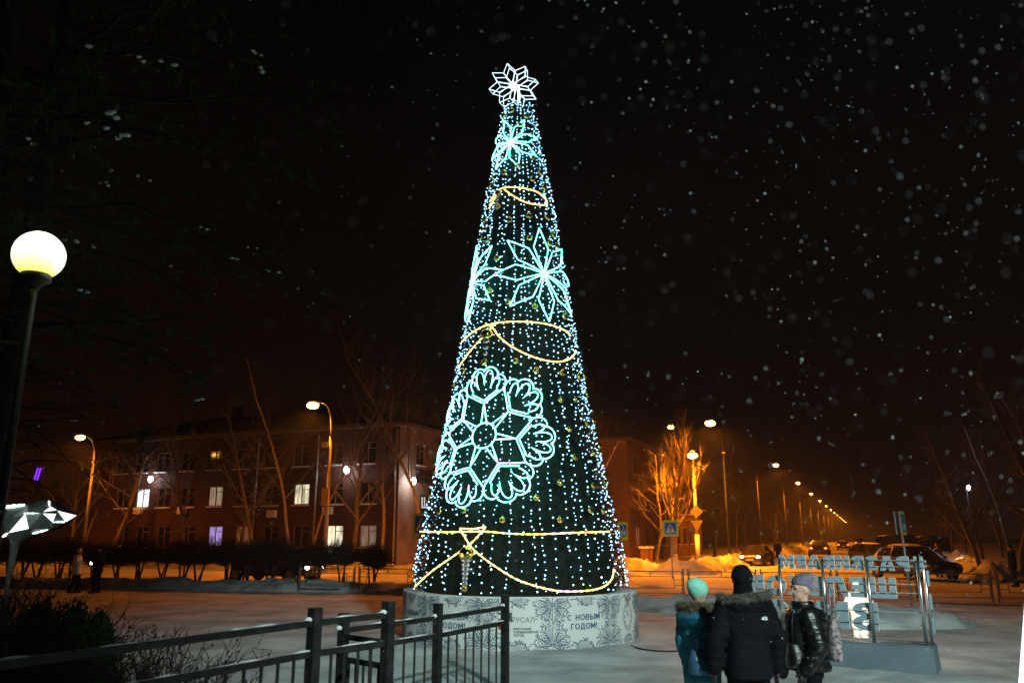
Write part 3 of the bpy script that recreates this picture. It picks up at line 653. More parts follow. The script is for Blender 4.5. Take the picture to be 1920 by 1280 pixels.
# LED strings
NS = 58
for k in range(NS):
    az0 = -180 + 360 * k / NS + rng.uniform(-2, 2); mb = MB(); z = ZB + 0.05 + rng.uniform(0, .2); ph = rng.uniform(0, 6); pts = []
    dens = rng.choice((0.9, 1.0, 1.25)) 
    top = ZT - 0.1 if k % 2 == 0 else (ZT - 1.5 if k % 4 == 1 else ZT - 5)
    while z < top:
        az = az0 + 1.2 * math.sin(z * 1.3 + ph) + rng.gauss(0, 0.45); off = rng.uniform(0.03, 0.13)
        p = tp(az, z, off); pts.append(tp(az, z, 0.02))
        wht = rng.random()
        if rng.random() < 0.93: mb.octa(p, rng.uniform(0.0105, 0.0205), 0 if wht < 0.75 else 1)
        z += rng.uniform(0.06, 0.185) / dens
    mb.tube(pts, 0.005, 3, 2, caps=False)
    mb.build('light_string', [M['bulb'], M['bulb_white'], M['wire']], xt)
rrng = random.Random(12)
def rope(mb, pts, r=0.0145, mat=0, closed=False): mb.tube(pts, [r * rrng.uniform(0.72, 1.12) for _ in pts], 5, mat, closed)
def bez(pts, n=8):                                                     # Catmull-Rom through pixel points
    out = []
    for i in range(len(pts) - 1):
        p0 = pts[max(i - 1, 0)]; p1 = pts[i]; p2 = pts[i + 1]; p3 = pts[min(i + 2, len(pts) - 1)]
        for k in range(n):
            t = k / n; out.append(tuple(0.5 * (2 * p1[j] + (p2[j] - p0[j]) * t + (2 * p0[j] - 5 * p1[j] + 4 * p2[j] - p3[j]) * t * t + (3 * p1[j] - p0[j] - 3 * p2[j] + p3[j]) * t ** 3) for j in range(len(p1))))
    return out + [pts[-1]]
# big snowflake: drawn flat, then laid on the cone
sc0 = C(907, 816, 0.18); SZ = sc0.z + T0.z; SAZ = math.degrees(math.atan2(sc0.y, sc0.x)) + 90
def SF(x, y, off=0.17):                                                # metres on the unrolled cone, x right, y up
    z = SZ + y * 0.985; r = TR(z) + off; r0 = (TR(z) + TR(SZ)) / 2 + off; return tp(SAZ + math.degrees(x / r0), z, off)
fl = thing('x', '', ''); bpy.data.objects.remove(fl)
mb = MB(); pts = [(0.27 * math.cos(t), 0.27 * math.sin(t)) for t in [2 * PI * i / 36 for i in range(36)]]
rope(mb, [SF(*p) for p in pts], closed=True)
sfo = mb.build('snowflake_light', M['rope'], xt)
NA = 7
for k in range(NA):
    a = PI / 2 + 0.10 - 2 * PI * k / NA; ca, sa = math.cos(a), math.sin(a)
    L_ = lambda u, v: (u * ca - v * sa, u * sa + v * ca)
    mb = MB(); lin = lambda P_: rope(mb, [SF(*L_(*p)) for i in range(len(P_) - 1) for p in [(P_[i][0] + (P_[i + 1][0] - P_[i][0]) * t / 4, P_[i][1] + (P_[i + 1][1] - P_[i][1]) * t / 4) for t in range(4)]] + [SF(*L_(*P_[-1]))])
    ha = PI / NA
    lin([(0.27 * math.cos(ha * 0.55), 0.27 * math.sin(ha * 0.55)), (0.70, 0.0), (0.27 * math.cos(ha * 0.55), -0.27 * math.sin(ha * 0.55))])
    VR = 1.02; vx, vy = VR * math.cos(ha * 0.90), VR * math.sin(ha * 0.90)
    lin([(vx, vy), (0.70, 0.0), (vx, -vy)])
    lin([(vx + 0.03, vy - 0.07), (0.765, 0.0), (vx + 0.03, -vy + 0.07)])
    # scalloped outer line and the fingers inside it
    out, inn = [], []
    a0 = math.atan2(vy, vx - 0.70)
    for i in range(81):
        t = -1 + 2 * i / 80; al = a0 * 1.02 * t; rr_ = 0.60 + 0.22 * (1 - t * t)
        sca = abs(math.sin((t + 1) / 2 * PI * 4)) ** 0.55
        if abs(t) > 0.995: sca = 0
        ro = (rr_ - 0.10) + 0.11 * sca
        if abs(t) == 1: ro = math.hypot(vy, vx - 0.70)
        out.append((0.70 + ro * math.cos(al), ro * math.sin(al)))
        al2 = a0 * 0.80 * t; fin = abs(math.sin((t + 1) / 2 * PI * 4)) ** 0.45
        ri = (rr_ - 0.40) + 0.34 * fin
        inn.append((0.70 + ri * math.cos(al2), ri * math.sin(al2)))
    rope(mb, [SF(*L_(*p)) for p in out]); rope(mb, [SF(*L_(*p)) for p in inn[2:-2]], 0.0125)
    mb.build('snowflake_arm', M['rope'], sfo)
# petal stars laid on the cone
def petal_star(px, py, rad, n, rot, part, m, r=0.0138, skip=()):
    c0 = C(px, py, 0.14); z0 = c0.z + T0.z; az0 = math.degrees(math.atan2(c0.y, c0.x)) + 90; first = None
    for k in range(n):
        if k in skip: continue
        a = rot + 2 * PI * k / n; ca, sa = math.cos(a), math.sin(a); mb = MB()
        for sg in (-1, 1):
            P_ = [(0.02, 0), (0.56, 0.17 * sg), (1.0, 0)]; q = []
            for i in range(2):
                for t in range(6): q.append((P_[i][0] + (P_[i + 1][0] - P_[i][0]) * t / 6, P_[i][1] + (P_[i + 1][1] - P_[i][1]) * t / 6))
            q.append(P_[2])
            pts = []
            for u, v in q:
                x, y = rad * (u * ca - v * sa), rad * (u * sa + v * ca); z = z0 + y * 0.985
                pts.append(tp(az0 + math.degrees(x / ((TR(z) + TR(z0)) / 2 + 0.14)), z, 0.14))
            rope(mb, pts, r)
        if first is None: first = mb.build(part, m, xt)
        else: mb.build('petal', m, first)
    return first
petal_star(957, 268, 0.74, 8, 0.30, 'petal_star_light', M['rope'], 0.0135)
petal_star(1020, 513, 1.16, 8, 0.02, 'petal_star_light', M['rope'])
petal_star(886, 530, 0.98, 8, 0.10, 'petal_star_light', M['rope'])
# garlands of warm rope light
def garland(lines):
    mb = MB()
    for ln in lines:
        q = [C(x, y, 0.13) for x, y in bez(ln, 16)]; mb.tube(q, [0.018 if (i // 2) % 2 else 0.010 for i in range(len(q))], 5)
    return mb.build('warm_garland', M['rope_warm'], xt)
garland([[(789, 996), (840, 997), (905, 996), (960, 1000), (1010, 1001), (1080, 998), (1143, 996)], [(862, 990), (886, 991), (911, 987)], [(862, 990), (880, 1020), (895, 1036), (930, 1062), (975, 1088), (1040, 1106), (1095, 1107), (1130, 1100), (1147, 1085), (1151, 1066)],
         [(911, 987), (882, 1019), (850, 1042), (810, 1070), (778, 1099)]])
garland([[(866, 640), (890, 620), (918, 608), (955, 603), (1000, 604), (1035, 610), (1060, 620), (1070, 630)], [(910, 606), (925, 616), (935, 630), (960, 650), (1000, 669), (1040, 678), (1065, 674), (1077, 664), (1079, 656)], [(926, 607), (920, 616), (905, 632), (880, 660), (860, 688)]])
garland([[(918, 378), (932, 360), (945, 352), (975, 352), (1005, 359), (1022, 372), (1025, 383), (1010, 384), (985, 379), (962, 367), (945, 355)], [(938, 360), (926, 374), (917, 391)]])
# baubles
bl = [(520,45),(700,50),(850,20),(985,30),(535,200),(850,188),(1000,228),(1055,250),(1030,165),(485,185),(610,340),(558,580),(692,668),(890,700),(1112,775),(405,775),(510,1120),(748,1110),(903,1180),(1100,1195),(355,1185),(1220,1220),(1270,1215)]
bpx = [(780 + x / 4, 400 + y / 4) for x, y in bl]
bl = [(1060,140),(1255,158),(1380,185),(1432,180),(430,240),(1245,360),(1355,355),(1440,320),(1308,580),(1485,520),(1440,540),(1350,790),(1490,758),(1535,705),(1237,980),(1487,1003),(1570,975),(1062,1093),(1465,1187),(1560,1190),(522,1187),(338,1195),(275,1060),(215,1108),(275,890),(808,1258),(1237,1258),(360,480),(315,690)]
bpx += [(740 + x / 4, 660 + y / 4) for x, y in bl]
bl = [(900,482),(845,515),(1005,520),(960,583),(1050,812),(945,870),(850,918),(1048,965),(1103,918),(1130,1025),(765,975),(745,1010),(1020,1222),(885,1255),(1147,1232),(710,1250),(805,1160)]
bpx += [(720 + x / 3.764, 80 + y / 3.764) for x, y in bl]
mb = MB(); mb.ball((0, 0, 0), 0.070, 16, 10); mb.lathe([(0.0, 0.085), (0.02, 0.083), (0.02, 0.062)], 8); b0 = mb.build('bauble', M['gold'], xt, True, C(*bpx[0], 0.10))
for q in bpx[1:]:
    c = b0.copy(); COL.objects.link(c); c.parent = xt; c.location = C(*q, 0.10)
# pendants under each knot
def pendant(px, py, r, n, py2):
    top = C(px, py, 0.22); bot = C(px - 4, py2, 0.2); mb = MB(); mb.ball(top, r, 18, 12); o = mb.build('pendant', M['gold'], xt, True)
    mb = MB()
    for i in range(1, n + 1):
        mb.ball(top.lerp(bot, i / (n + 0.5)) + Vector((0, 0, -r * 0.25)), (r * 0.72 * (1 - 0.5 * i / n), r * 0.72 * (1 - 0.5 * i / n), r * 0.34), 14, 8)
    mb.build('silver_drop', M['silver'], o, True); mb = MB(); mb.ball(bot, r * 0.45, 12, 8); mb.build('gold_drop', M['gold'], o, True)
pendant(875, 1038, 0.15, 7, 1102); pendant(913, 627, 0.13, 4, 678); pendant(934, 362, 0.075, 4, 388)
# star on top: two petal wheels one behind the other
tc_ = P(963, 163, TC.y) - T0
mb = MB(); mb.tube([(0, 0, ZT - T0.z - 0.3), (0, 0, tc_.z)], 0.03, 6); st = mb.build('tree_topper', M['rope_top'], xt)
for layer, (dy, ox, oz, rt) in enumerate(((-0.16, -0.03, -0.03, 0.0), (0.16, 0.05, 0.05, 0.04))):
    for k in range(8):
        a = 0.22 + rt + 2 * PI * k / 8; d = Vector((math.cos(a), 0, math.sin(a))); n_ = Vector((-d.z, 0, d.x)); c = tc_ + Vector((ox, dy, oz)); mb = MB(); LL = 0.60
        for wv in (0.155,):
            for sg in (-1, 1): rope(mb, [c + d * 0.03, c + d * LL * 0.58 + n_ * wv * sg, c + d * LL], 0.0095)
        if layer == 0: mb.bar(c + d * LL, tc_ + Vector((0.05, 0.16, 0.05)) + Vector((math.cos(a + 0.04), 0, math.sin(a + 0.04))) * LL, 0.006, 0.006)
        mb.build('petal', M['rope_top'], st)
# light that the ropes and bulbs throw around the tree
def tl(px, py, off, p, col, r=0.25):
    q = C(px, py, off); plight('tree_glow', q, p, col, r, xt)
ICE = (0.55, 1.0, 0.92)
tl(860, 760, 0.7, P_TREE * 1.2, ICE); tl(960, 870, 0.7, P_TREE * 1.6, ICE); tl(960, 760, 0.7, P_TREE * 1.2, ICE); tl(870, 900, 0.7, P_TREE * 1.2, ICE)
tl(1020, 513, 0.7, P_TREE, ICE); tl(905, 520, 0.6, P_TREE * 0.6, ICE); tl(957, 275, 0.5, P_TREE * 0.8, (0.75, 0.95, 1)); tl(1080, 900, 0.7, P_TREE, (0.7, 0.92, 1)); tl(1090, 1040, 0.6, P_TREE, (0.7, 0.92, 1)); tl(830, 1050, 0.6, P_TREE * 0.7, (0.8, 0.95, 1)); tl(960, 1050, 0.6, P_TREE * 0.8, (0.85, 0.95, 0.9))
plight('tree_glow', tc_ + Vector((0, -0.5, 0)), P_TREE * 0.6, (0.8, 0.93, 1), 0.2, xt)
# supply cable on the snow
mb = MB(); c = [G(1184, 1213), G(1200, 1219), G(1228, 1223), G(1262, 1224), G(1300, 1221), G(1345, 1214)]
mb.tube([Vector((p[0], p[1], 0.035)) for p in bez([(q.x, q.y) for q in c], 8)], 0.016, 6)
tag(mb.build('power_cable', M['rubber'], smooth=True), 'black power cable lying on the snow beside the plinth', 'cable')

# ------------------------------------------------------------------ black steel railing in front
def pix_on(px, py, h): q = G(px, py, h); return Vector((q.x, q.y, 0))
def railing(name, label, posts, h, post_h, ends=None, bars=0.19, second=0.26, pw=0.095):
    e = thing(name, label, 'railing', posts[0]); o = posts[0]
    for p in posts:
        d = (posts[-1] - posts[0]).normalized(); Mt = d.to_track_quat('X', 'Z').to_matrix()
        mb = MB(); mb.box(p - o + Vector((0, 0, post_h / 2)), (pw, pw, post_h), 0, Mt); mb.box(p - o + Vector((0, 0, post_h + 0.004)), (pw + 0.006, pw + 0.006, 0.008), 0, Mt)
        po = mb.build('post', M['black_steel'], e)
        mb = MB(); mb.ball((p - o) - d * (pw / 2 + 0.025) + Vector((0, 0, h + 0.03)), (0.035, 0.03, 0.025), 8, 5, 0, 0.15, rng); mb.build('snow_lump', M['snow_soft'], po, True)
    allp = ([ends] if ends else []) + posts
    for p, q in zip(allp, allp[1:]):
        d = (q - p); L = d.length; d.normalize(); p, q = p - o + d * pw / 2, q - o - d * pw / 2
        up = lambda z: Vector((0, 0, z))
        mb = MB(); mb.bar(p + up(h), q + up(h), 0.04, 0.055); mb.build('top_rail', M['black_steel'], e)
        mb = MB(); mb.bar(p + up(h - second), q + up(h - second), 0.04, 0.055); mb.build('middle_rail', M['black_steel'], e)
        mb = MB(); mb.bar(p + up(0.12), q + up(0.12), 0.04, 0.04); mb.build('bottom_rail', M['black_steel'], e)
        k = max(1, round(L / bars)); mb = MB()
        for i in range(1, k): 
            c = p.lerp(q, i / k); mb.bar(c + up(0.14), c + up(h - second - 0.028), 0.024, 0.024)
        mb.build('balusters', M['black_steel'], e)
        for hh in (h, h - second):                                     # thin ragged crust of snow left on the rails
            mb = MB(); k = max(4, int(L / 0.05)); vs = []; d_ = (q - p).normalized(); sd = Vector((-d_.y, d_.x, 0))
            for i in range(k + 1):
                c = p.lerp(q, i / k) + up(hh + 0.0275); th = max(0.0, mnoise.noise(Vector((i * 0.21, c.x * 3, hh * 7))) * 0.022 + rng.uniform(0, 0.004)); wd_ = 0.004 + min(0.014, th * 1.2)
                vs += [c - sd * wd_ + up(0.001), c + up(0.0015 + th), c + sd * wd_ + up(0.001)]
            mb.add(vs, [f for i in range(k) for f in ((3 * i, 3 * i + 3, 3 * i + 4, 3 * i + 1), (3 * i + 1, 3 * i + 4, 3 * i + 5, 3 * i + 2))]); mb.build('rail_snow', M['snow_soft'], e)
    return e
f1, f2 = pix_on(590, 1167, 1.3), pix_on(728, 1152, 1.3); f0 = f1 + (pix_on(20, 1243, 1.3) - f1) * 1.5
railing('railing', 'near black steel railing running off to the left past the bare shrubs', [f1, f2], 1.3, 1.42, f0)
g0, g1, g2 = pix_on(644, 1181, 1.1), pix_on(821, 1158, 1.1), pix_on(947, 1138, 1.1)
e = railing('railing', 'lower black steel railing ending at a post in front of the printed plinth', [g0, g1, g2], 1.1, 1.26, None, 0.2, 0.2, 0.088)
mb = MB(); 
for z in (1.1, 0.88, 0.12): mb.bar(Vector((0, 0, z - 0.06)), f2 - g0 + Vector((0, 0, z - 0.06)), 0.04, 0.05)
for i in range(1, 6): 
    c = (f2 - g0) * (i / 6); mb.bar(c + Vector((0, 0, 0.1)), c + Vector((0, 0, 0.8)), 0.024, 0.024)
mb.build('return_rail', M['black_steel'], e)

# low guard rails along the far kerb of the square
gL = Vector(G(1165, 1119)); gRr = Vector(G(1760, 1128)); gL.z = gRr.z = 0
dv = (gRr - gL); nP = 8; step = dv / nP
def guard_panel():
    e = thing('guard_rail', 'low steel guard rail panel between the snowy square and the road', 'guard rail', (0, 0, 0), 0, 'guard rail panels along the road'); L = 2.25
    e_rot = None
    mb = MB(); 
    for x in (0.0, L): mb.tube([(x, 0, 0), (x, 0, 0.98)], 0.026, 8); 
    p = mb.build('post', M['bark'], e)
    mb = MB()
    mb.bar((0.05, 0, 0.88), (L - 0.05, 0, 0.88), 0.03, 0.03); mb.bar((0.05, 0, 0.15), (L - 0.05, 0, 0.15), 0.03, 0.03)
    for x in (0.05, L - 0.05): mb.bar((x, 0, 0.15), (x, 0, 0.88), 0.03, 0.03)
    a, b, c, d = 0.32, L - 0.32, 0.32, 0.71
    mb.bar((a, 0, c), (b, 0, c), 0.025, 0.025); mb.bar((a, 0, d), (b, 0, d), 0.025, 0.025); mb.bar((a, 0, c), (a, 0, d), 0.025, 0.025); mb.bar((b, 0, c), (b, 0, d), 0.025, 0.025)
    for z in (0.42, 0.6): mb.bar((0.05, 0, z), (a, 0, z), 0.02, 0.02); mb.bar((b, 0, z), (L - 0.05, 0, z), 0.02, 0.02)
    mb.bar((L / 2, 0, d), (L / 2, 0, 0.88), 0.025, 0.025); mb.build('frame', M['bark'], e)
    return e
gp0 = guard_panel(); ang = math.atan2(dv.y, dv.x); dn = dv.normalized(); k = 0; x = -12.2
while x < dv.length + 2:
    loc = gL + dn * x
    o = gp0 if k == 0 else copy_tree(gp0)
    o.location = loc; o.rotation_euler[2] = ang; k += 1; x += 2.42

# ------------------------------------------------------------------ crossing signs
def crossing_sign(label, pos, z, yaw, size, tall=1.0, pole=True, back=False, lean=0.0, group=None):
    e = thing('crossing_sign', label, 'road sign', pos, yaw, group); e.rotation_euler[1] = lean
    s = size; h = s * tall
    mb = MB(); mb.box((0, 0, z), (s, 0.03, h)); pl_ = mb.build('plate', M['steel'], e)
    mb = MB(); y = -0.018; mb.quad((-s / 2, y, z - h / 2), (s / 2, y, z - h / 2), (s / 2, y, z + h / 2), (-s / 2, y, z + h / 2)); mb.build('border', M['sign_yellow'], pl_)
    mb = MB(); y = -0.022; a = s * 0.365; zz = z + (h - s) * 0.22; b = a if tall < 1.2 else a * tall * 0.93
    mb.quad((-a, y, zz - b), (a, y, zz - b), (a, y, zz + b), (-a, y, zz + b)); mb.build('blue_field', M['sign_blue'], pl_)
    mb = MB(); y = -0.026; mb.poly([(-a * 0.86, y, zz - b * 0.78), (a * 0.86, y, zz - b * 0.78), (0, y, zz + b * 0.80)]); mb.build('triangle', M['sign_white'], pl_)
    mb = MB(); y = -0.030; q = lambda x, t: (x * a, y, zz + t * b)
    mb.poly([q(0.10 + 0.11 * math.cos(t), 0.42 + 0.11 * math.sin(t)) for t in [2 * PI * i / 10 for i in range(10)]])
    for pts in (((-0.08, 0.28), (0.14, 0.30), (0.10, -0.12), (-0.10, -0.12)), ((-0.10, -0.12), (0.02, -0.12), (-0.22, -0.62), (-0.36, -0.62)), ((0.0, -0.12), (0.12, -0.12), (0.34, -0.62), (0.20, -0.62)),
                ((-0.08, 0.28), (-0.02, 0.2), (-0.26, -0.06), (-0.32, 0.0)), ((0.14, 0.28), (0.10, 0.18), (0.30, 0.0), (0.35, 0.06)), ((-0.62, -0.70), (-0.46, -0.70), (-0.40, -0.60), (-0.54, -0.60)), ((0.42, -0.70), (0.60, -0.70), (0.52, -0.60), (0.38, -0.60)), ((-0.1, -0.70), (0.06, -0.70), (0.05, -0.60), (-0.08, -0.60))):
        mb.poly([q(*p) for p in pts])
    mb.build('pictogram', M['sign_black'], pl_)
    if pole:
        mb = MB(); mb.tube([(0, 0.05, 0), (0, 0.05, z + h / 2 - 0.05)], 0.035, 10); mb.build('pole', M['steel'], e, True)
    return e
q = P(1257, 990, 41.5); crossing_sign('pedestrian crossing sign facing the square, in front of the bare lit tree', (q.x, q.y, 0), q.z, -0.26, 0.80)
q = P(1168, 995, 37.5); crossing_sign('narrow edge-on pedestrian crossing sign just right of the lit tree', (q.x, q.y, 0), q.z, 0.85, 0.72, 1.12)
q = P(789, 985, 36); crossing_sign('pedestrian crossing sign half hidden behind the left edge of the lit tree', (q.x, q.y, 0), q.z, 0.55, 0.80, 1.35)
q = G(1714, 1140); sg = crossing_sign('tilted pedestrian crossing sign seen nearly edge-on above the letter sign', (q.x, q.y, 0), P(1690, 980, q.y).z, 0.95, 0.70, 1.0, lean=0.0)
zz = P(1690, 980, q.y).z
mb = MB(); mb.box((-0.05, 0.13, zz), (0.68, 0.03, 0.68)); mb.build('rear_plate', M['steel'], sg); sg.rotation_euler[1] = 0.0; sg.rotation_euler[0] = -0.02

# ------------------------------------------------------------------ letter sign seen from behind
S0 = Vector(G(1762, 1262)); S0.z = 0; SD = Vector((-0.845, 0.535, 0)); SN = Vector((0.535, 0.845, 0))
SYAW = math.atan2(SD.y, SD.x)                                          # local x runs along the reading direction, local -y... faces the camera
hs = thing('letter_sign', 'metal framed sign of big letters seen from behind, spelling a mirrored hashtag slogan', 'sign', S0, SYAW)
def sloc(px, py):                                                      # pixel -> (t along, z) in the sign plane
    d = ray(px, py); k = (S0 - CAMP).dot(SN) / d.dot(SN); q = CAMP + d * k - S0; return q.dot(SD), q.z + 0.0
M['letter_face'] = emit('letter_face', (1.0, 0.92, 0.70), 7.0, True); M['letter_edge'] = emit('letter_edge', (1.0, 0.82, 0.42), 0.45, False)
BLEN = 3.35
mb = MB()
mb.add([(0.0, 0.36, 0), (0.02, 0.30, 0.40), (BLEN, 0.30, 0.40), (BLEN, 0.36, 0), (0.0, -0.36, 0), (0.02, -0.30, 0.40), (BLEN, -0.30, 0.40), (BLEN, -0.36, 0)],
       [(0, 1, 2, 3), (7, 6, 5, 4), (0, 4, 5, 1), (3, 2, 6, 7), (1, 5, 6, 2), (0, 3, 7, 4)])
mb.build('base', mat('slate_composite', (0.12, 0.165, 0.19), 0.6, (0.15, 0.20, 0.23), 2), hs)
mb = MB(); mb.box((BLEN / 2, 0.26, 0.414), (BLEN - 0.1, 0.05, 0.02)); mb.box((BLEN / 2, -0.26, 0.414), (BLEN - 0.1, 0.05, 0.02)); mb.build('base_trim', M['chrome'], hs)
# local +y axis = SYAW rotated +90deg; decide which side is the back
LY = Vector((-math.sin(SYAW), math.cos(SYAW), 0)); FR = 1 if LY.dot(SN) > 0 else -1      # front side sign in local y
ts = [sloc(x, 1200)[0] for x in (1738, 1641, 1556, 1474)]
for t in ts:
    mb = MB(); mb.tube([(t, -FR * 0.08, 0.40), (t, -FR * 0.08, sloc(1600, 1045)[1] - 0.02)], 0.028, 12); mb.build('post', M['chrome'], hs, True)
mb = MB(); t = ts[0] - 0.06; mb.tube([(t, FR * 0.16, 0.40), (t, FR * 0.16, 1.70)], 0.028, 12); mb.build('post', M['chrome'], hs, True)
mb = MB(); mb.tube([(ts[0] - 0.05, FR * 0.3, 0.40), (ts[0] - 0.05, FR * 0.3, 1.70)], 0.022, 12); mb.build('post', M['chrome'], hs, True)
def letters(row, px0, px1, py0, py1, xref):
    ta, tb_ = sloc(px0, (py0 + py1) / 2)[0], sloc(px1, (py0 + py1) / 2)[0]; z1, z0 = sloc(xref, py0)[1], sloc(xref, py1)[1]
    h = z1 - z0; me0 = []; wd = []
    for ch in row: me0.append(glyph(ch, 0.29)); wd.append(me0[-1][0])
    gap = 0.11; tot = sum(wd) + gap * (len(row) - 1); fx = (tb_ - ta) / tot; x = ta; TH = 0.022
    for w_, shp in me0:
        mb = MB()
        for sh in shp:
            pts, tr = glyph_tris(sh); n_ = len(pts); yb, yf = FR * 0.0, FR * 0.045
            mb.add([(x + p[0] * fx, yb, z0 + p[1] * h) for p in pts], tr, 0); mb.add([(x + p[0] * fx, yf, z0 + p[1] * h) for p in pts], [t[::-1] for t in tr], 1); o_ = 0
            for loop in sh:
                k_ = len(loop); v4 = [(x + p[0] * fx, y_, z0 + p[1] * h) for p in loop for y_ in (yb, yf)]; mb.add(v4, [(2 * i, 2 * ((i + 1) % k_), 2 * ((i + 1) % k_) + 1, 2 * i + 1) for i in range(k_)], 2)
        mb.build('letter', [M['grey_panel'], M['letter_face'], M['letter_edge']], hs); x += (w_ + gap) * fx
    for zq in (0.30, 0.72):
        mb = MB(); mb.bar((min(ts[0], ta) , -FR * 0.035, z0 + h * zq), (max(ts[-1], tb_), -FR * 0.035, z0 + h * zq), 0.02, h * 0.038); mb.build('rail', M['grey_panel'], hs)
letters('#РАЗВИВАЕМ', 1736, 1461, 1041.5, 1069, 1640)
letters('ШЕЛЕХОВ', 1680, 1402, 1081, 1119, 1600)
letters('ВМЕСТЕ', 1646, 1346, 1128, 1180, 1600)
mb = MB(); 
for i in range(3):
    mb = MB(); mb.box((ts[0] - 0.085, FR * 0.3, 1.40 - 0.36 * i), (0.05, 0.10, 0.24)); mb.build('side_ornament', M['grey_panel'], hs)

# glowing white cone figure at the right edge
q1 = P(1928, 1280, 5.3); LCH, LCR = 2.3, 0.44; rr1 = LCR * (1 - q1.z / LCH)
e = thing('light_cone', 'glowing white cone shaped light figure cut by the right edge of the view', 'light figure', (q1.x + rr1, 5.3, 0))
mb = MB(); mb.lathe([(LCR * (1 - t) + 0.01, 0.08 + (LCH - 0.08) * t) for t in (0, .15, .3, .45, .6, .75, .9, 1)], 28); mb.build('lit_shell', emit('lit_acrylic', (0.84, 0.98, 1.0), P_BOX, True), e, True)
mb = MB(); mb.lathe([(0.0, 0.0), (LCR + 0.06, 0.0), (LCR + 0.06, 0.07), (0.0, 0.075)], 28); mb.build('foot', M['black_steel'], e)
mb = MB(); mb.ball((0, 0, LCH + 0.03), 0.05, 10, 8); mb.build('finial', M['chrome'], e, True)

# ------------------------------------------------------------------ people
def remesh(prims, vox, mats, name, parent, smooth=4, spikes=None, sub=0):
    mb = MB()
    for p in prims:
        if p[0] == 'cap':
            _, a, ra, b, rb = p; a, b = Vector(a), Vector(b); d = (b - a).normalized(); pts, rad = [], []
            for t in (-0.95, -0.7, -0.35, 0): pts.append(a + d * ra * t); rad.append(ra * math.sqrt(max(1 - t * t, 0.02)))
            for k in (0.33, 0.66): pts.append(a.lerp(b, k)); rad.append(ra + (rb - ra) * k)
            for t in (0, 0.35, 0.7, 0.95): pts.append(b + d * rb * t); rad.append(rb * math.sqrt(max(1 - t * t, 0.02)))
            mb.tube(pts, rad, 12)
        elif p[0] == 'ell': mb.ball(p[1], p[2], 18, 12)
        elif p[0] == 'loft':
            rings = p[1]; o = len(mb.v); n = 20
            for c, rx, ry in rings:
                for k in range(n):
                    an = 2 * PI * k / n; ex = 0.8
                    cx_, sx_ = math.cos(an), math.sin(an)
                    mb.v.append((c[0] + rx * math.copysign(abs(cx_) ** ex, cx_), c[1] + ry * math.copysign(abs(sx_) ** ex, sx_), c[2]))
            for i in range(len(rings) - 1):
                for k in range(n): mb.f.append((o + i * n + k, o + i * n + (k + 1) % n, o + (i + 1) * n + (k + 1) % n, o + (i + 1) * n + k)); mb.m.append(0)
            mb.f.append(tuple(o + k for k in range(n - 1, -1, -1))); mb.m.append(0); mb.f.append(tuple(o + (len(rings) - 1) * n + k for k in range(n))); mb.m.append(0)
    o = mb.build('tmp', mats)
    r = o.modifiers.new('r', 'REMESH'); r.mode = 'VOXEL'; r.voxel_size = vox
    s = o.modifiers.new('s', 'SMOOTH'); s.factor = 0.5; s.iterations = smooth
    bpy.context.view_layer.update()
    me = bpy.data.meshes.new_from_object(o.evaluated_get(bpy.context.evaluated_depsgraph_get())); bpy.data.objects.remove(o)
    me.name = name; me.materials.clear(); me.materials.append(mats)
    me.polygons.foreach_set('use_smooth', [True] * len(me.polygons))
    return link(name, me, parent)
M['skin'] = mat('skin', (0.50, 0.30, 0.22), 0.6, (0.56, 0.34, 0.25), 12)
def cloth(name, c, c2, rough=0.85, sc=9, bump=0.5, bs=14, **k): return mat(name, c, rough, c2, sc, bump, bs, **k)
def fur(mb, path, L, n, up, rng, wd=0.004):
    for i in range(n):
        t = rng.random() * (len(path) - 1.001); k = int(t); p = Vector(path[k]).lerp(Vector(path[k + 1]), t - k)
        d = Vector((rng.gauss(0, 1), rng.gauss(0, 1), rng.gauss(0, 1) + up)).normalized(); p = p + d * 0.02
        s = d.orthogonal().normalized() * wd; mb.add([p - s, p + s, p + d * L * rng.uniform(0.6, 1.2) + Vector((0, 0, -0.01))], [(0, 1, 2)])
def limbs(H, pose):
    """body primitives, facing +y. pose: dict of elbows, wrists, knees, ankles (metres)"""
    h = lambda x: x * H; pr = []
    pr.append(('loft', [((0, 0, h(.47)), h(.085), h(.06)), ((0, 0, h(.53)), h(.095), h(.065)), ((0, 0, h(.61)), h(.078), h(.055)), ((0, h(.005), h(.72)), h(.095), h(.065)), ((0, 0, h(.80)), h(.10), h(.058)), ((0, 0, h(.835)), h(.05), h(.04))]))
    pr.append(('cap', (0, 0, h(.82)), h(.032), (0, h(.008), h(.885)), h(.030)))
    for s in (-1, 1):
        sh = Vector((s * h(.105), 0, h(.805))); el = Vector(pose['el'][(s + 1) // 2]); wr = Vector(pose['wr'][(s + 1) // 2])
        pr.append(('cap', sh, h(.030), el, h(.023))); pr.append(('cap', el, h(.023), wr, h(.016)))
        hp = Vector((s * h(.05), 0, h(.50))); kn = Vector(pose['kn'][(s + 1) // 2]); an = Vector(pose['an'][(s + 1) // 2])
        pr.append(('cap', hp, h(.050), kn, h(.033))); pr.append(('cap', kn, h(.033), an, h(.022)))
        pr.append(('cap', an + Vector((0, -h(.015), -h(.015))), h(.020), an + Vector((s * h(.012), h(.085), -h(.026))), h(.018)))
    return pr
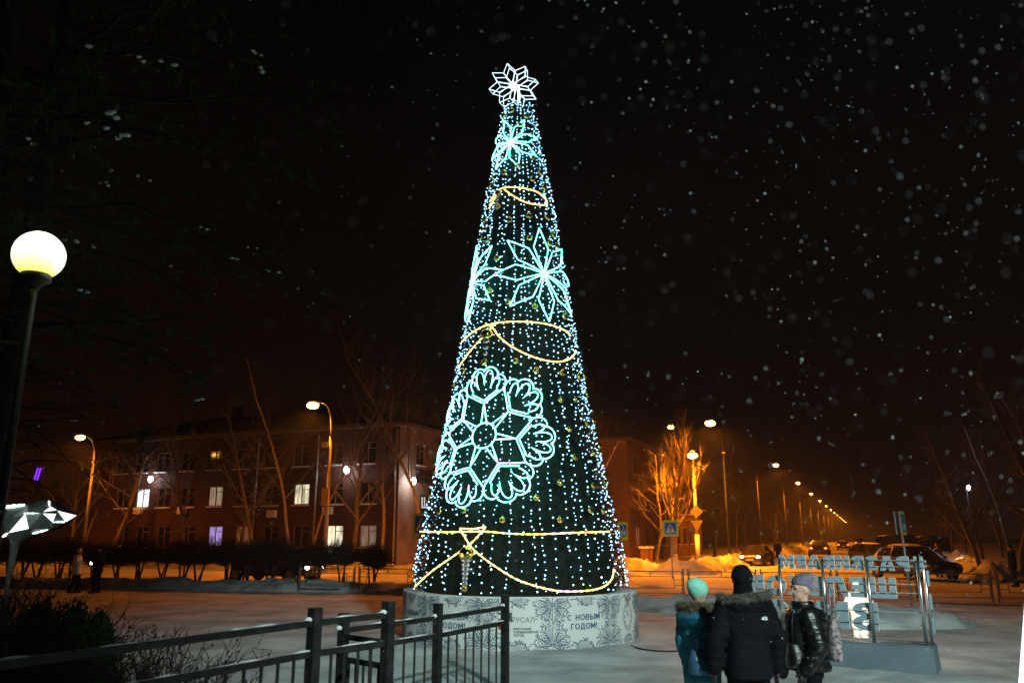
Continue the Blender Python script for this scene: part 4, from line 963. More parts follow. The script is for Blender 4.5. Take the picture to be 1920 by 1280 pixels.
def head_prims(H, yaw=0.0, tilt=0.0):
    h = lambda x: x * H; Mr = Matrix.Rotation(yaw, 3, 'Z') @ Matrix.Rotation(tilt, 3, 'X'); c0 = Vector((0, h(.01), h(.925)))
    q = lambda x, y, z: c0 + Mr @ Vector((h(x), h(y), h(z)))
    pr = [('ell', q(0, -.004, .010), (h(.046), h(.054), h(.058))), ('ell', q(0, .014, -.030), (h(.035), h(.036), h(.034))), ('cap', q(0, .047, .012), h(.006), q(0, .058, -.008), h(.0085)),
          ('cap', q(-.022, .045, .018), h(.006), q(.022, .045, .018), h(.006)), ('cap', q(-.011, .047, -.031), h(.0045), q(.011, .047, -.031), h(.0045)), ('cap', q(-.009, .046, -.038), h(.005), q(.009, .046, -.038), h(.005)),
          ('ell', q(0, .040, -.055), (h(.014), h(.013), h(.012))), ('ell', q(-.047, -.004, -.004), (h(.007), h(.013), h(.018))), ('ell', q(.047, -.004, -.004), (h(.007), h(.013), h(.018)))]
    return pr, q
def hand(wr, d, side, H, name, m, parent, vox=0.006, curl=0.5):
    """mitt-free glove: palm and five bent fingers. d: direction the hand points, side: direction of the thumb"""
    wr, d, s = Vector(wr), Vector(d).normalized(), Vector(side).normalized(); s = (s - d * s.dot(d)).normalized(); n_ = d.cross(s); k = H / 1.75
    pr = [('cap', wr - d * 0.03 * k, 0.032 * k, wr + d * 0.02 * k, 0.030 * k)]
    for i, (o, L) in enumerate(((0.030, .068), (0.010, .078), (-0.010, .072), (-0.028, .056))):
        b = wr + d * 0.085 * k + s * o * k; pr.append(('cap', wr + d * 0.02 * k + s * o * 0.7 * k, 0.015 * k, b, 0.0125 * k))
        m1 = b + (d * math.cos(curl * .6) + n_ * math.sin(curl * .6)) * L * 0.5 * k; m2 = m1 + (d * math.cos(curl * 1.7) + n_ * math.sin(curl * 1.7)) * L * 0.55 * k
        pr.append(('cap', b, 0.0115 * k, m1, 0.0105 * k)); pr.append(('cap', m1, 0.0105 * k, m2, 0.009 * k))
    t0 = wr + d * 0.015 * k + s * 0.026 * k; t1 = t0 + (d * 0.7 + s * 0.7).normalized() * 0.042 * k; t2 = t1 + (d * 0.95 + s * 0.2 + n_ * 0.3).normalized() * 0.034 * k
    pr += [('cap', t0, 0.015 * k, t1, 0.0125 * k), ('cap', t1, 0.0125 * k, t2, 0.010 * k)]
    return remesh(pr, vox, m, name, parent, 2)
def std_pose(H, spread=0.16, fwd=0.03, step=0.0):
    h = lambda x: x * H
    return dict(el=[(-h(.11 + spread * .45), -h(.012), h(.63)), (h(.11 + spread * .45), -h(.012), h(.63))], wr=[(-h(.10 + spread * .55), h(fwd), h(.475)), (h(.10 + spread * .55), h(fwd), h(.475))],
                kn=[(-h(.055), h(.01 + step), h(.275)), (h(.055), h(.01 - step * .3), h(.275))], an=[(-h(.058), -h(.01) + h(step * .6), h(.045)), (h(.058), -h(.01) - h(step * 1.6), h(.045))])
def person(label, loc, yaw, H, pose, group=None, vox=0.016, headyaw=0.0, tilt=0.0):
    e = thing('person', label, 'person', loc, yaw, group); hp, q = head_prims(H, headyaw, tilt)
    remesh(limbs(H, pose) + hp, vox, M['skin'], 'body', e, 2); return e, q
def trousers(e, H, pose, m, vox=0.018, fat=1.0):
    h = lambda x: x * H; pr = [('loft', [((0, 0, h(.46)), h(.10), h(.075)), ((0, 0, h(.55)), h(.10), h(.07))])]
    for s in (0, 1):
        sg_ = s * 2 - 1; hp = Vector((sg_ * h(.05), 0, h(.49))); kn, an = Vector(pose['kn'][s]), Vector(pose['an'][s])
        pr += [('cap', hp, h(.058) * fat, kn, h(.045) * fat), ('cap', kn, h(.045) * fat, an + Vector((0, 0, h(.02))), h(.036) * fat)]
    return remesh(pr, vox, m, 'trousers', e)
def boots(e, H, pose, m, vox=0.014):
    h = lambda x: x * H
    for s in (0, 1):
        sg_ = s * 2 - 1; an = Vector(pose['an'][s])
        remesh([('cap', an + Vector((0, 0, h(.05))), h(.036), an + Vector((0, 0, -h(.01))), h(.034)), ('cap', an + Vector((0, -h(.02), -h(.014))), h(.029), an + Vector((sg_ * h(.012), h(.095), -h(.018))), h(.026))], vox, m, 'boot', e)
def sleeves(H, pose, r0, r1, r2, puffy=0):
    h = lambda x: x * H; pr = []
    for s in (0, 1):
        sg_ = s * 2 - 1; sh = Vector((sg_ * h(.105), 0, h(.79))); el, wr = Vector(pose['el'][s]), Vector(pose['wr'][s])
        pr += [('cap', sh, h(r0), el, h(r1)), ('cap', el, h(r1), wr.lerp(el, 0.10), h(r2))]
        if puffy:
            for k in range(puffy):
                t = (k + 0.5) / puffy; pr.append(('ell', sh.lerp(el, t), (h(r0) * 1.08,) * 2 + (h(.022),))); pr.append(('ell', el.lerp(wr, t * .9), (h(r1) * 1.08,) * 2 + (h(.02),)))
    return pr

M['navy'] = cloth('navy_nylon', (0.0022, 0.0027, 0.0042), (0.0045, 0.0055, 0.0085), 0.85, spec=0.12)
M['black_wool'] = cloth('black_wool', (0.004, 0.004, 0.005), (0.008, 0.008, 0.010), 0.95, 60, 0.6, 90, spec=0.1)
M['teal'] = cloth('teal_parka', (0.011, 0.105, 0.165), (0.016, 0.135, 0.205), 0.85, spec=0.15)
M['teal_pale'] = cloth('teal_ski_trousers', (0.03, 0.16, 0.17), (0.04, 0.20, 0.21), 0.85)
M['mint'] = cloth('mint_knit', (0.28, 0.78, 0.60), (0.38, 0.90, 0.72), 0.95, 60, 0.9, 80)
M['lilac'] = cloth('lilac_knit', (0.17, 0.15, 0.21), (0.21, 0.19, 0.26), 0.95, 60, 0.8, 90)
M['shiny_black'] = cloth('shiny_black_down', (0.003, 0.0035, 0.004), (0.006, 0.0065, 0.007), 0.34, 5, 1.0, 7, spec=0.38)
M['fur'] = mat('grey_brown_fur', (0.07, 0.058, 0.045), 0.95, (0.18, 0.155, 0.125), 15)
M['fur_brown'] = mat('brown_fur', (0.08, 0.055, 0.035), 0.95, (0.20, 0.15, 0.10), 15)
M['leather_blue'] = mat('navy_leather', (0.014, 0.055, 0.11), 0.32, (0.024, 0.085, 0.15), 8, 0.4, 20, spec=0.6)
M['leather_black'] = mat('black_leather', (0.006, 0.006, 0.007), 0.35, bump=0.4, bscale=20, spec=0.6)
M['floral'] = mat('floral_print', (0.04, 0.03, 0.035), 0.7, (0.40, 0.33, 0.35), 30)
prng = random.Random(99)
# --- man in the dark parka (back to the camera)
H = 1.80; q0 = G(1390, 1057, H); loc = (q0.x, q0.y, 0); yaw = 0.12
po = std_pose(H, 0.12, 0.04)
e, hq = person('man in a dark parka and black hat standing with his back turned between two women', loc, yaw, H, po, None, 0.016, 0.15)
h = lambda x: x * H
trousers(e, H, po, M['black_wool'], 0.018, 1.12); boots(e, H, po, M['leather_black'])
pk = remesh([('loft', [((0, 0, h(.445)), h(.116), h(.100)), ((0, 0, h(.49)), h(.120), h(.104)), ((0, 0, h(.58)), h(.106), h(.092)), ((0, -h(.004), h(.68)), h(.118), h(.100)), ((0, -h(.006), h(.76)), h(.126), h(.098)), ((0, -h(.004), h(.805)), h(.118), h(.088)), ((0, 0, h(.845)), h(.062), h(.06))])]
       + sleeves(H, po, .054, .046, .038, 3), 0.016, M['navy'], 'parka', e, 5)
remesh([('loft', [((0, -h(.065), h(.755)), h(.085), h(.03)), ((0, -h(.075), h(.80)), h(.105), h(.045)), ((0, -h(.05), h(.835)), h(.095), h(.05)), ((0, -h(.03), h(.85)), h(.06), h(.04))]), ('ell', (0, -h(.03), h(.825)), (h(.115), h(.08), h(.03)))], 0.014, M['navy'], 'hood', e)
mb = MB(); path = [(-h(.125), h(.02), h(.845)), (-h(.120), -h(.055), h(.832)), (-h(.05), -h(.120), h(.838)), (h(.02), -h(.125), h(.850)), (h(.085), -h(.095), h(.858)), (h(.125), -h(.035), h(.850))]
fur(mb, path, 0.042, 2600, 0.4, prng, 0.004); mb.tube(path, 0.016, 6); mb.build('fur_trim', M['fur'], e)
remesh([('ell', (0, h(.006), h(.944)), (h(.053), h(.061), h(.056))), ('loft', [((0, h(.002), h(.905)), h(.047), h(.055)), ((0, h(.004), h(.945)), h(.053), h(.060))])], 0.010, M['black_wool'], 'hat', e)
remesh([('loft', [((0, 0, h(.83)), h(.062), h(.064)), ((0, -h(.002), h(.868)), h(.046), h(.050)), ((0, h(.003), h(.91)), h(.043), h(.050))])], 0.010, M['black_wool'], 'scarf', e)
for s in (0, 1): hand(Vector(po['wr'][s]) + Vector((0, 0, 0.0)), (0.02 * (1 - 2 * s), 0.12, -1), (0, 1, 0), H, 'glove', M['leather_black'], e)
mb = MB()                                                              # small white half-dome emblem on the right shoulder blade
ey = lambda x, z: Vector((h(.052) + x, -h(.118), h(.735) + z))
for k in range(3):
    r0, r1 = 0.030 - 0.010 * k, 0.030 - 0.010 * k - 0.007
    for i in range(6):
        a0, a1 = PI / 2 + PI / 2 * i / 6 * 0.98, PI / 2 + PI / 2 * (i + 1) / 6 * 0.98
        mb.quad(ey(0.0 + r1 * math.cos(a0), r1 * math.sin(a0)), ey(r1 * math.cos(a1), r1 * math.sin(a1)), ey(r0 * math.cos(a1), r0 * math.sin(a1)), ey(r0 * math.cos(a0), r0 * math.sin(a0)))
for k in range(3): mb.quad(ey(0.003 , 0.010 * k), ey(0.028, 0.010 * k), ey(0.028 - 0.003 * k, 0.010 * k + 0.006), ey(0.003, 0.010 * k + 0.006))
for v in range(len(mb.v)): mb.v[v] = (mb.v[v][0], mb.v[v][1] - 0.012, mb.v[v][2])
mb.build('emblem', mat('white_stitching', (0.7, 0.72, 0.75), 0.8), pk)
# --- woman in the long teal parka
H = 1.62; q0 = G(1307, 1089, H); loc = (q0.x, q0.y, 0); yaw = -0.75
po = std_pose(H, 0.02, 0.05); h = lambda x: x * H; po['el'][1] = (h(.125), h(.02), h(.62)); po['wr'][1] = (h(.10), h(.15), h(.60))
e, hq = person('woman in a long teal parka and mint knitted hat standing left of the man', loc, yaw, H, po, None, 0.016, -0.3, 0.05)
trousers(e, H, po, M['teal_pale'], 0.018, 1.25); boots(e, H, po, M['leather_black'])
remesh([('loft', [((0, 0, h(.44)), h(.100), h(.094)), ((0, 0, h(.47)), h(.102), h(.095)), ((0, 0, h(.52)), h(.098), h(.088)), ((0, 0, h(.63)), h(.093), h(.082)), ((0, -h(.004), h(.74)), h(.104), h(.085)), ((0, 0, h(.80)), h(.105), h(.08)), ((0, 0, h(.845)), h(.058), h(.058))])] + sleeves(H, po, .046, .041, .034, 3), 0.015, M['teal'], 'parka', e, 5)
remesh([('loft', [((0, -h(.075), h(.745)), h(.08), h(.035)), ((0, -h(.095), h(.80)), h(.10), h(.055)), ((0, -h(.06), h(.845)), h(.095), h(.06))])], 0.014, M['teal'], 'hood', e)
mb = MB(); path = [(-h(.10), h(.05), h(.845)), (-h(.115), -h(.03), h(.862)), (-h(.075), -h(.115), h(.868)), (0, -h(.145), h(.868)), (h(.075), -h(.115), h(.868)), (h(.115), -h(.03), h(.862)), (h(.10), h(.05), h(.845))]
path = [(p[0] * .82, p[1] * .86, p[2] - 0.02) for p in path]; fur(mb, path, 0.065, 3800, 0.25, prng, 0.0045); fur(mb, [(p[0] * .8, p[1] * .8, p[2] - 0.02) for p in path], 0.06, 1800, 0.2, prng, 0.0045); mb.tube(path, 0.022, 6); mb.build('fur_trim', M['fur_brown'], e)
remesh([('ell', hq(0, -.002, .030), (h(.062), h(.066), h(.064))), ('ell', hq(0, -.022, .050), (h(.055), h(.055), h(.050)))], 0.010, M['mint'], 'hat', e)
for s in (0, 1): hand(po['wr'][s], (0, 0.5 if s else 0.1, -0.3 if s else -1), (0, 1, 0.5), H, 'glove', M['leather_black'], e)
wr = Matrix.Rotation(yaw, 4, 'Z') @ Vector((h(.135), h(.06), 0)); bl_ = Vector(loc) + Vector((wr.x, wr.y, 0))
def bag(name, label, cat, c, w_, d_, z0, z1, m, yaw, strap=None, taper=0.8):
    e = thing(name, label, cat, (c.x, c.y, z0), yaw); hgt = z1 - z0
    remesh([('loft', [((0, 0, 0.0), w_ * 0.85, d_ * 0.9), ((0, 0, hgt * 0.12), w_, d_), ((0, 0, hgt * 0.55), w_ * 0.95, d_ * 0.9), ((0, 0, hgt), w_ * taper, d_ * 0.45)])], 0.012, m, 'bag_body', e, 3)
    if strap:
        for dy in (-d_ * 0.3, d_ * 0.3):
            mb = MB(); mb.tube([(-w_ * 0.55, dy, hgt * 0.95), (-w_ * 0.4, dy, hgt + strap * 0.6), (0, dy * 0.4, hgt + strap), (w_ * 0.4, dy, hgt + strap * 0.6), (w_ * 0.55, dy, hgt * 0.95)], 0.009, 6); mb.build('strap', m, e, True)
    return e
qb = G(1329, 1240, 0.80); bag('handbag', 'dark blue leather handbag hanging from the arm of the woman in teal', 'handbag', P(1322, 1240, loc[1] - 0.30), 0.165, 0.08, 0.80, 1.02, M['leather_blue'], 0.15, 0.16)
# --- woman in profile, shiny black jacket
H = 1.68; q0 = G(1503, 1079, H); loc = (q0.x, q0.y, 0); yaw = R(82)
po = std_pose(H, 0.14, 0.05); h = lambda x: x * H; po['el'] = [(-h(.15), -h(.03), h(.635)), (h(.14), -h(.02), h(.635))]; po['wr'] = [(-h(.13), h(.05), h(.50)), (h(.12), h(.10), h(.50))]
e, hq = person('woman in a shiny black puffer jacket and lilac hat, in profile', loc, yaw, H, po, None, 0.012, 0.32, -0.03)
mb = MB(); 
for s in (-1, 1): mb.ball(hq(.020 * s, .0455, .008), 0.011, 8, 6)
mb.build('eyes', mat('eye', (0.03, 0.02, 0.02), 0.3), e)
trousers(e, H, po, M['black_wool'], 0.018, 1.0); boots(e, H, po, M['leather_black'])
rings = []
for i in range(26):
    t = i / 25; z = h(.492 + .333 * t); base = 0.122 - 0.012 * math.sin(t * PI) + 0.01 * math.sin(t * 3); pf = 0.010 * abs(math.sin(t * PI * 7))
    if t > 0.9: base -= (t - 0.9) * 0.45
    rings.append(((0, h(.012) * math.sin(t * PI), z), h(base + pf), h(base * 0.93 + pf)))
remesh([('loft', rings), ('loft', [((0, h(.004), h(.80)), h(.074), h(.07)), ((0, h(.010), h(.84)), h(.062), h(.064)), ((0, h(.010), h(.862)), h(.062), h(.064))])] + sleeves(H, po, .060, .054, .044, 3), 0.012, M['shiny_black'], 'puffer_jacket', e, 3)
remesh([('ell', hq(0, -.012, .040), (h(.053), h(.060), h(.042))), ('ell', hq(0, -.024, .018), (h(.050), h(.046), h(.040))), ('loft', [(hq(0, -.008, .034), h(.053), h(.057)), (hq(0, -.018, .055), h(.055), h(.058)), (hq(0, -.034, .078), h(.050), h(.050)), (hq(0, -.052, .092), h(.028), h(.030))])], 0.009, M['lilac'], 'hat', e, 5)
for s in (0, 1): hand(po['wr'][s], (0, 0.35, -1), (0, 1, 0.3), H, 'glove', M['leather_black'], e)
c = Vector(loc) + Vector((0.30, 0.02, 0))
z0, z1 = G(1566, 1238, 0).z, 0
zA, zB = P(1566, 1238, c.y).z, P(1560, 1152, c.y).z
bag('shopper_bag', 'pale floral cloth bag hanging at the back of the woman in the shiny jacket', 'bag', P(1563, 1200, c.y), 0.055, 0.085, zA, zB, M['floral'], 0.3, 0.28, 0.45)
zA, zB = P(1490, 1252, loc[1] - 0.2).z, P(1490, 1206, loc[1] - 0.2).z
bag('shoulder_bag', 'black shoulder bag held in front of the woman in the shiny jacket', 'bag', P(1493, 1230, loc[1] - 0.12), 0.085, 0.10, zA, zB, M['leather_black'], 0.2, 0.30)

# --- people farther off (coarser)
def far_person(label, px, py, ztop, yaw, H, coat, legs, hatc, step=0.0, group=None, long=0.42, spread=0.12, wr=None, loc=None):
    q0 = G(px, py) if loc is None else loc; po = std_pose(H, spread, 0.05, step); h = lambda x: x * H
    if wr: po['el'] = [(-h(.14), h(.02), h(.66)), (h(.14), h(.02), h(.66))]; po['wr'] = [(-h(.06), h(.17), h(.70)), (h(.06), h(.17), h(.70))]
    e, hq = person(label, (q0.x, q0.y, 0.02), yaw, H, po, group, 0.022)
    trousers(e, H, po, legs, 0.024, 1.1); boots(e, H, po, M['leather_black'], 0.02)
    remesh([('loft', [((0, 0, h(long)), h(.115), h(.095)), ((0, 0, h(.56)), h(.108), h(.088)), ((0, 0, h(.70)), h(.118), h(.092)), ((0, 0, h(.79)), h(.112), h(.08)), ((0, 0, h(.85)), h(.055), h(.055))]), ('ell', (0, -h(.06), h(.82)), (h(.075), h(.045), h(.04)))] + sleeves(H, po, .052, .045, .036), 0.022, coat, 'coat', e)
    remesh([('ell', hq(0, -.006, .022), (h(.055), h(.061), h(.056)))], 0.016, hatc, 'hat', e)
    for s in (0, 1): hand(po['wr'][s], (0, 0.8, -0.2) if wr else (0, 0.1, -1), (0, 0, 1) if wr else (0, 1, 0), H, 'glove', M['leather_black'], e, 0.012)
    return e
M['white_coat'] = cloth('white_coat', (0.62, 0.60, 0.50), (0.72, 0.70, 0.60), 0.85)
M['white_snowsuit'] = cloth('white_snowsuit', (0.82, 0.82, 0.80), (0.88, 0.88, 0.86), 0.85)
M['striped'] = cloth('striped_coat', (0.12, 0.07, 0.035), (0.50, 0.36, 0.17), 0.85, 6)
far_person('woman in a pale padded coat leaning back near the dark hedge, facing a man', 138, 1113, 0, R(-80), 1.62, M['white_coat'], M['black_wool'], M['white_coat'], 0.05, wr=True)
far_person('man in dark clothes holding up a lit phone in front of the woman in pale', 178, 1113, 0, R(85), 1.74, M['black_wool'], M['black_wool'], M['black_wool'], 0.02, wr=True)
qp = P(171, 1053, G(178, 1113).y - 0.05); e = thing('phone', 'glowing phone held up by the man in dark clothes by the hedge', 'phone', qp, 1.3)
mb = MB(); mb.box((0, 0, 0), (0.085, 0.012, 0.16)); mb.build('case', M['rubber'], e); mb = MB(); mb.quad((-0.05, -0.008, -0.09), (0.05, -0.008, -0.09), (0.05, -0.008, 0.09), (-0.05, -0.008, 0.09)); mb.build('screen', emit('phone_screen', (0.95, 1, 0.9), 9, False), e)
far_person('dark figure standing alone at the right edge of the snowy roadside', 1905, 1101, 0, R(70), 1.72, M['black_wool'], M['black_wool'], M['black_wool'], 0.03)
far_person('pedestrian in black walking on the snowy road beside the oncoming car', 1460, 1053, 0, R(150), 1.76, M['black_wool'], M['black_wool'], M['black_wool'], 0.08)
far_person('figure in a pale coat half hidden behind the oncoming car', 1394, 1049, 0, R(30), 1.70, M['striped'], M['black_wool'], M['fur_brown'], 0.0)
q = W(5.2, 45.0); q2 = P(1757, 1030, 42.5)
far_person('figure in a pale striped coat standing behind the near parked car', 0, 0, 0, R(200), 1.70, M['striped'], M['black_wool'], M['striped'], 0.02, loc=Vector((q2.x, q2.y, 0)))
# child in white on the far side of the letter sign
tk = sloc(1592, 1150)[0]; ck = S0 + SD * tk + SN * 0.95
far_person('child in a white snowsuit in the glow on the far side of the letter sign', 0, 0, 0, R(140), 1.30, M['white_snowsuit'], M['white_snowsuit'], M['white_snowsuit'], 0.03, long=0.36, spread=0.16, loc=ck)

# ------------------------------------------------------------------ vehicles
def paint(name, c): return mat(name, c, 0.3, tuple(x * 0.8 + 0.02 for x in c), 2.0, spec=0.5, coat=0.4)
M['p_dark'] = paint('dark_paint', (0.012, 0.013, 0.016)); M['p_silver'] = paint('silver_paint', (0.14, 0.14, 0.14)); M['p_brown'] = paint('grey_brown_paint', (0.035, 0.032, 0.032)); M['p_black'] = paint('black_paint', (0.006, 0.006, 0.007)); M['p_grey'] = paint('grey_paint', (0.10, 0.105, 0.11))
M['headlamp'] = emit('headlamp', (1.0, 0.93, 0.70), 14, False); M['headlamp_white'] = emit('headlamp_white', (0.9, 0.97, 1.0), 14, False); M['tail'] = emit('tail_lamp', (1.0, 0.10, 0.03), 9, False)
M['lamp_off'] = mat('lamp_glass_off', (0.25, 0.25, 0.25), 0.1, spec=0.6); M['tail_off'] = mat('tail_glass_off', (0.12, 0.004, 0.004), 0.15, spec=0.6); M['plate'] = mat('plate', (0.55, 0.55, 0.52), 0.6, (0.12, 0.12, 0.12), 30); M['roof_snow'] = M['snow_soft']
def car(name, label, loc, heading, pm, kind='sedan', front='off', rear='off', group=None, snow=0.0, sc=1.0, cat='car'):
    """heading: world angle that the bonnet points along; local +x is forward"""
    e = thing(name, label, cat, loc, heading, group)
    if kind == 'sedan': S = [(2.2, .35, .58, .60, .70, .62, .60), (2.12, .30, .66, .82, .80, .74, .66), (1.35, .28, .84, .87, .84, .90, .78), (0.85, .27, .92, .88, .85, .96, .78), (0.15, .27, .95, .88, .84, 1.40, .60), (-0.55, .27, .96, .88, .84, 1.44, .60), (-1.0, .27, .97, .88, .84, 1.38, .58), (-1.55, .28, .98, .87, .82, 1.03, .72), (-2.1, .32, .93, .82, .80, .98, .70), (-2.2, .40, .70, .72, .74, .75, .62)]; cab = (3, 4, 6, 7)
    elif kind == 'hatch': S = [(2.0, .35, .58, .60, .70, .62, .60), (1.92, .30, .68, .80, .80, .78, .66), (1.2, .28, .88, .86, .84, .95, .78), (0.85, .27, .94, .87, .85, .99, .78), (0.15, .27, .98, .88, .84, 1.48, .60), (-0.7, .27, 1.0, .88, .84, 1.52, .60), (-1.55, .27, 1.02, .87, .83, 1.46, .60), (-1.98, .30, 1.03, .84, .80, 1.06, .70), (-2.05, .36, .90, .80, .78, .95, .68), (-2.08, .42, .60, .70, .72, .65, .6)]; cab = (3, 4, 6, 7)
    elif kind == 'suv': S = [(2.2, .45, .72, .66, .76, .80, .64), (2.12, .40, .86, .86, .86, .98, .72), (1.4, .36, 1.02, .90, .88, 1.08, .82), (0.95, .35, 1.08, .92, .89, 1.13, .82), (0.35, .35, 1.12, .92, .88, 1.70, .66), (-0.9, .35, 1.14, .92, .88, 1.78, .66), (-1.9, .35, 1.14, .91, .87, 1.72, .66), (-2.2, .38, 1.14, .88, .85, 1.20, .74), (-2.26, .42, 1.0, .84, .82, 1.05, .72), (-2.3, .5, .7, .76, .78, .75, .66)]; cab = (3, 4, 6, 7)
    else: S = [(2.4, .45, .8, .74, .86, .95, .74), (2.32, .40, 1.0, .92, .94, 1.15, .82), (1.75, .36, 1.2, .97, .95, 1.30, .86), (1.55, .35, 1.24, .98, .95, 1.34, .86), (1.0, .35, 1.26, .98, .95, 2.10, .80), (-0.5, .35, 1.28, .98, .95, 2.22, .80), (-2.3, .35, 1.28, .97, .94, 2.20, .80), (-2.42, .38, 1.26, .95, .93, 2.0, .80), (-2.45, .42, 1.0, .92, .92, 1.1, .78), (-2.46, .5, .8, .88, .88, .85, .76)]; cab = (3, 4, 6, 7)
    S = [tuple(x * sc for x in s) for s in S]
    mb = MB(); n = 12; o = 0
    for x, zb, zbelt, wb, ws, zr, wr in S:
        half = [(wb * 0.86, zb), (wb, zb + 0.16 * sc), (ws * 1.03, (zb + zbelt) / 2), (ws, zbelt), (wr * 1.05, zr - 0.05 * sc), (wr * 0.86, zr)]
        for y, z in half: mb.v.append((x, y, z))
        for y, z in reversed(half): mb.v.append((x, -y, z))
    for i in range(len(S) - 1):
        for k in range(n): mb.f.append((i * n + k, i * n + (k + 1) % n, (i + 1) * n + (k + 1) % n, (i + 1) * n + k)); mb.m.append(0)
    mb.f.append(tuple(range(n - 1, -1, -1))); mb.m.append(0); l = (len(S) - 1) * n; mb.f.append(tuple(l + k for k in range(n))); mb.m.append(0)
    b = mb.build('body', pm, e, True)
    bv = b.modifiers.new('b', 'BEVEL'); bv.width = 0.03; bv.segments = 2; bv.limit_method = 'ANGLE'; bv.angle_limit = R(35)
    P_ = lambda i, k: Vector(mb.v[i * n + k])
    def pane(nm, a, b_, c, d, ins=0.12, off=0.012):
        cen = (a + b_ + c + d) / 4; nr = (b_ - a).cross(d - a).normalized()
        if nr.dot(cen - Vector((0, 0, 0.8))) < 0: nr = -nr
        q = [v.lerp(cen, ins) + nr * off for v in (a, b_, c, d)]; m2 = MB(); m2.quad(*q); m2.build(nm, M['glass_dark'], e)
    i0, i1, i2, i3 = cab
    pane('windscreen', P_(i0, 4), P_(i1, 4), P_(i1, 7), P_(i0, 7), 0.08); pane('rear_window', P_(i2, 4), P_(i3, 4), P_(i3, 7), P_(i2, 7), 0.10)
    for s in (3, 8):
        t = 4 if s == 3 else 7; mid = i1 + 1
        pane('side_window', P_(i0, s).lerp(P_(i1, s), .3), P_(mid, s), P_(mid, t), P_(i1, t), 0.10); pane('side_window', P_(mid, s), P_(i2, s).lerp(P_(i3, s), .45), P_(i2, t), P_(mid, t), 0.10)
    wr_ = 0.33 * sc
    for x in (S[2][0] + 0.0, S[-3][0] + 0.28 * sc):
        for sd in (-1, 1):
            m2 = MB(); y = sd * (S[4][3] - 0.06)
            for j in range(2): pass
            pr = [(wr_ * 0.62, -0.10), (wr_ * 0.96, -0.10), (wr_, -0.06), (wr_, 0.06), (wr_ * 0.96, 0.10), (wr_ * 0.62, 0.10)]
            m2.lathe(pr, 20); m2.v = [(vx + x, y + vz, vy + wr_) for vx, vy, vz in m2.v]; ty = m2.build('wheel', M['rubber'], e, True)
            m2 = MB(); m2.lathe([(0.0, 0.08 * sd), (wr_ * 0.25, 0.09 * sd), (wr_ * 0.62, 0.07 * sd), (wr_ * 0.64, -0.05 * sd)], 12); m2.v = [(vx + x, y + vz, vy + wr_) for vx, vy, vz in m2.v]; m2.build('rim', M['steel'], ty)
    fx, fz, fy = S[1][0], S[1][2] - 0.03 * sc, S[1][4] * 0.72; rx, rz, ry = S[-2][0], S[-2][2] - 0.08 * sc, S[-2][4] * 0.80
    for sd in (-1, 1):
        m2 = MB(); m2.ball((fx + 0.03, sd * fy, fz), (0.09, 0.16, 0.085), 12, 8); m2.build('headlight', M[{'off': 'lamp_off', 'on': 'headlamp', 'white': 'headlamp_white'}[front]], e, True)
        m2 = MB(); m2.ball((rx - 0.02, sd * ry, rz), (0.06, 0.13, 0.10), 12, 8); m2.build('tail_light', M['tail' if rear == 'on' else 'tail_off'], e, True)
        m2 = MB(); m2.ball((S[3][0] - 0.1, sd * (S[3][4] + 0.10), S[3][2] + 0.05), (0.05, 0.10, 0.07), 8, 6); m2.build('wing_mirror', pm, e, True)
    m2 = MB(); m2.box((S[0][0] + 0.035, 0, S[0][1] + 0.10), (0.02, 0.50, 0.12)); m2.build('number_plate', M['plate'], e)
    m2 = MB(); m2.box((S[-1][0] - 0.035, 0, S[-1][2] - 0.06), (0.02, 0.50, 0.12)); m2.build('number_plate', M['plate'], e)
    m2 = MB(); m2.box((S[0][0] + 0.01, 0, S[0][2] - 0.06), (0.03, 0.8 * sc, 0.10)); m2.build('grille', M['rubber'], e)
    if snow:
        m2 = MB(); zr = S[5][5]; nx, ny = 8, 6; x0, x1 = S[4][0] - 0.1, S[6][0] + 0.1; vs = []
        for i in range(nx + 1):
            for j in range(ny + 1):
                x = x0 + (x1 - x0) * i / nx; y = (j / ny * 2 - 1) * S[5][6] * 0.84; zz_ = S[4][5] + (S[5][5] - S[4][5]) * min(1, i / 4) if i < 4 else S[5][5] + (S[6][5] - S[5][5]) * (i - 4) / 4
                edge = i in (0, nx) or j in (0, ny); vs.append((x, y, zz_ + (0.006 if edge else snow + 0.02 * mnoise.noise(Vector((x * 3, y * 3, 2))))))
        m2.add(vs, [(i * (ny + 1) + j, (i + 1) * (ny + 1) + j, (i + 1) * (ny + 1) + j + 1, i * (ny + 1) + j + 1) for i in range(nx) for j in range(ny)]); m2.build('roof_snow', M['snow_soft'], e, True)
    return e
AH = math.atan2(A2.y, A2.x); ZR = 0.03
def on(px, py, h=0): q = G(px, py, h); return Vector((q.x, q.y, ZR))
c = on(1420, 1060); car('parked_car', 'silver saloon with both headlights lit coming down the main road', c, AH + PI - 0.10, M['p_brown'], 'sedan', 'on', 'off')
plight('headlight_beam', c + Vector((-math.cos(AH), -math.sin(AH), 0)) * 2.6 + Vector((0, 0, 0.6)), 40, (1, .9, .7), 0.1, None, R(70), (-math.cos(AH), -math.sin(AH), -0.12))
c = on(1538, 1044); car('moving_car', 'pale estate car driving away, rear lights lit, left of the row of parked cars', c, AH, M['p_silver'], 'hatch', 'off', 'on', None, 0, 1.1)
c = on(1582, 1032); car('moving_car', 'dark saloon farther up the road with bright rear lights and pale plate', c, AH + 0.03, M['p_dark'], 'sedan', 'off', 'on', None, 0.03)
c = on(1613, 1026); car('moving_car', 'dark tall off-road car with high red rear lights beside the parked van', c, AH, M['p_black'], 'suv', 'off', 'on')
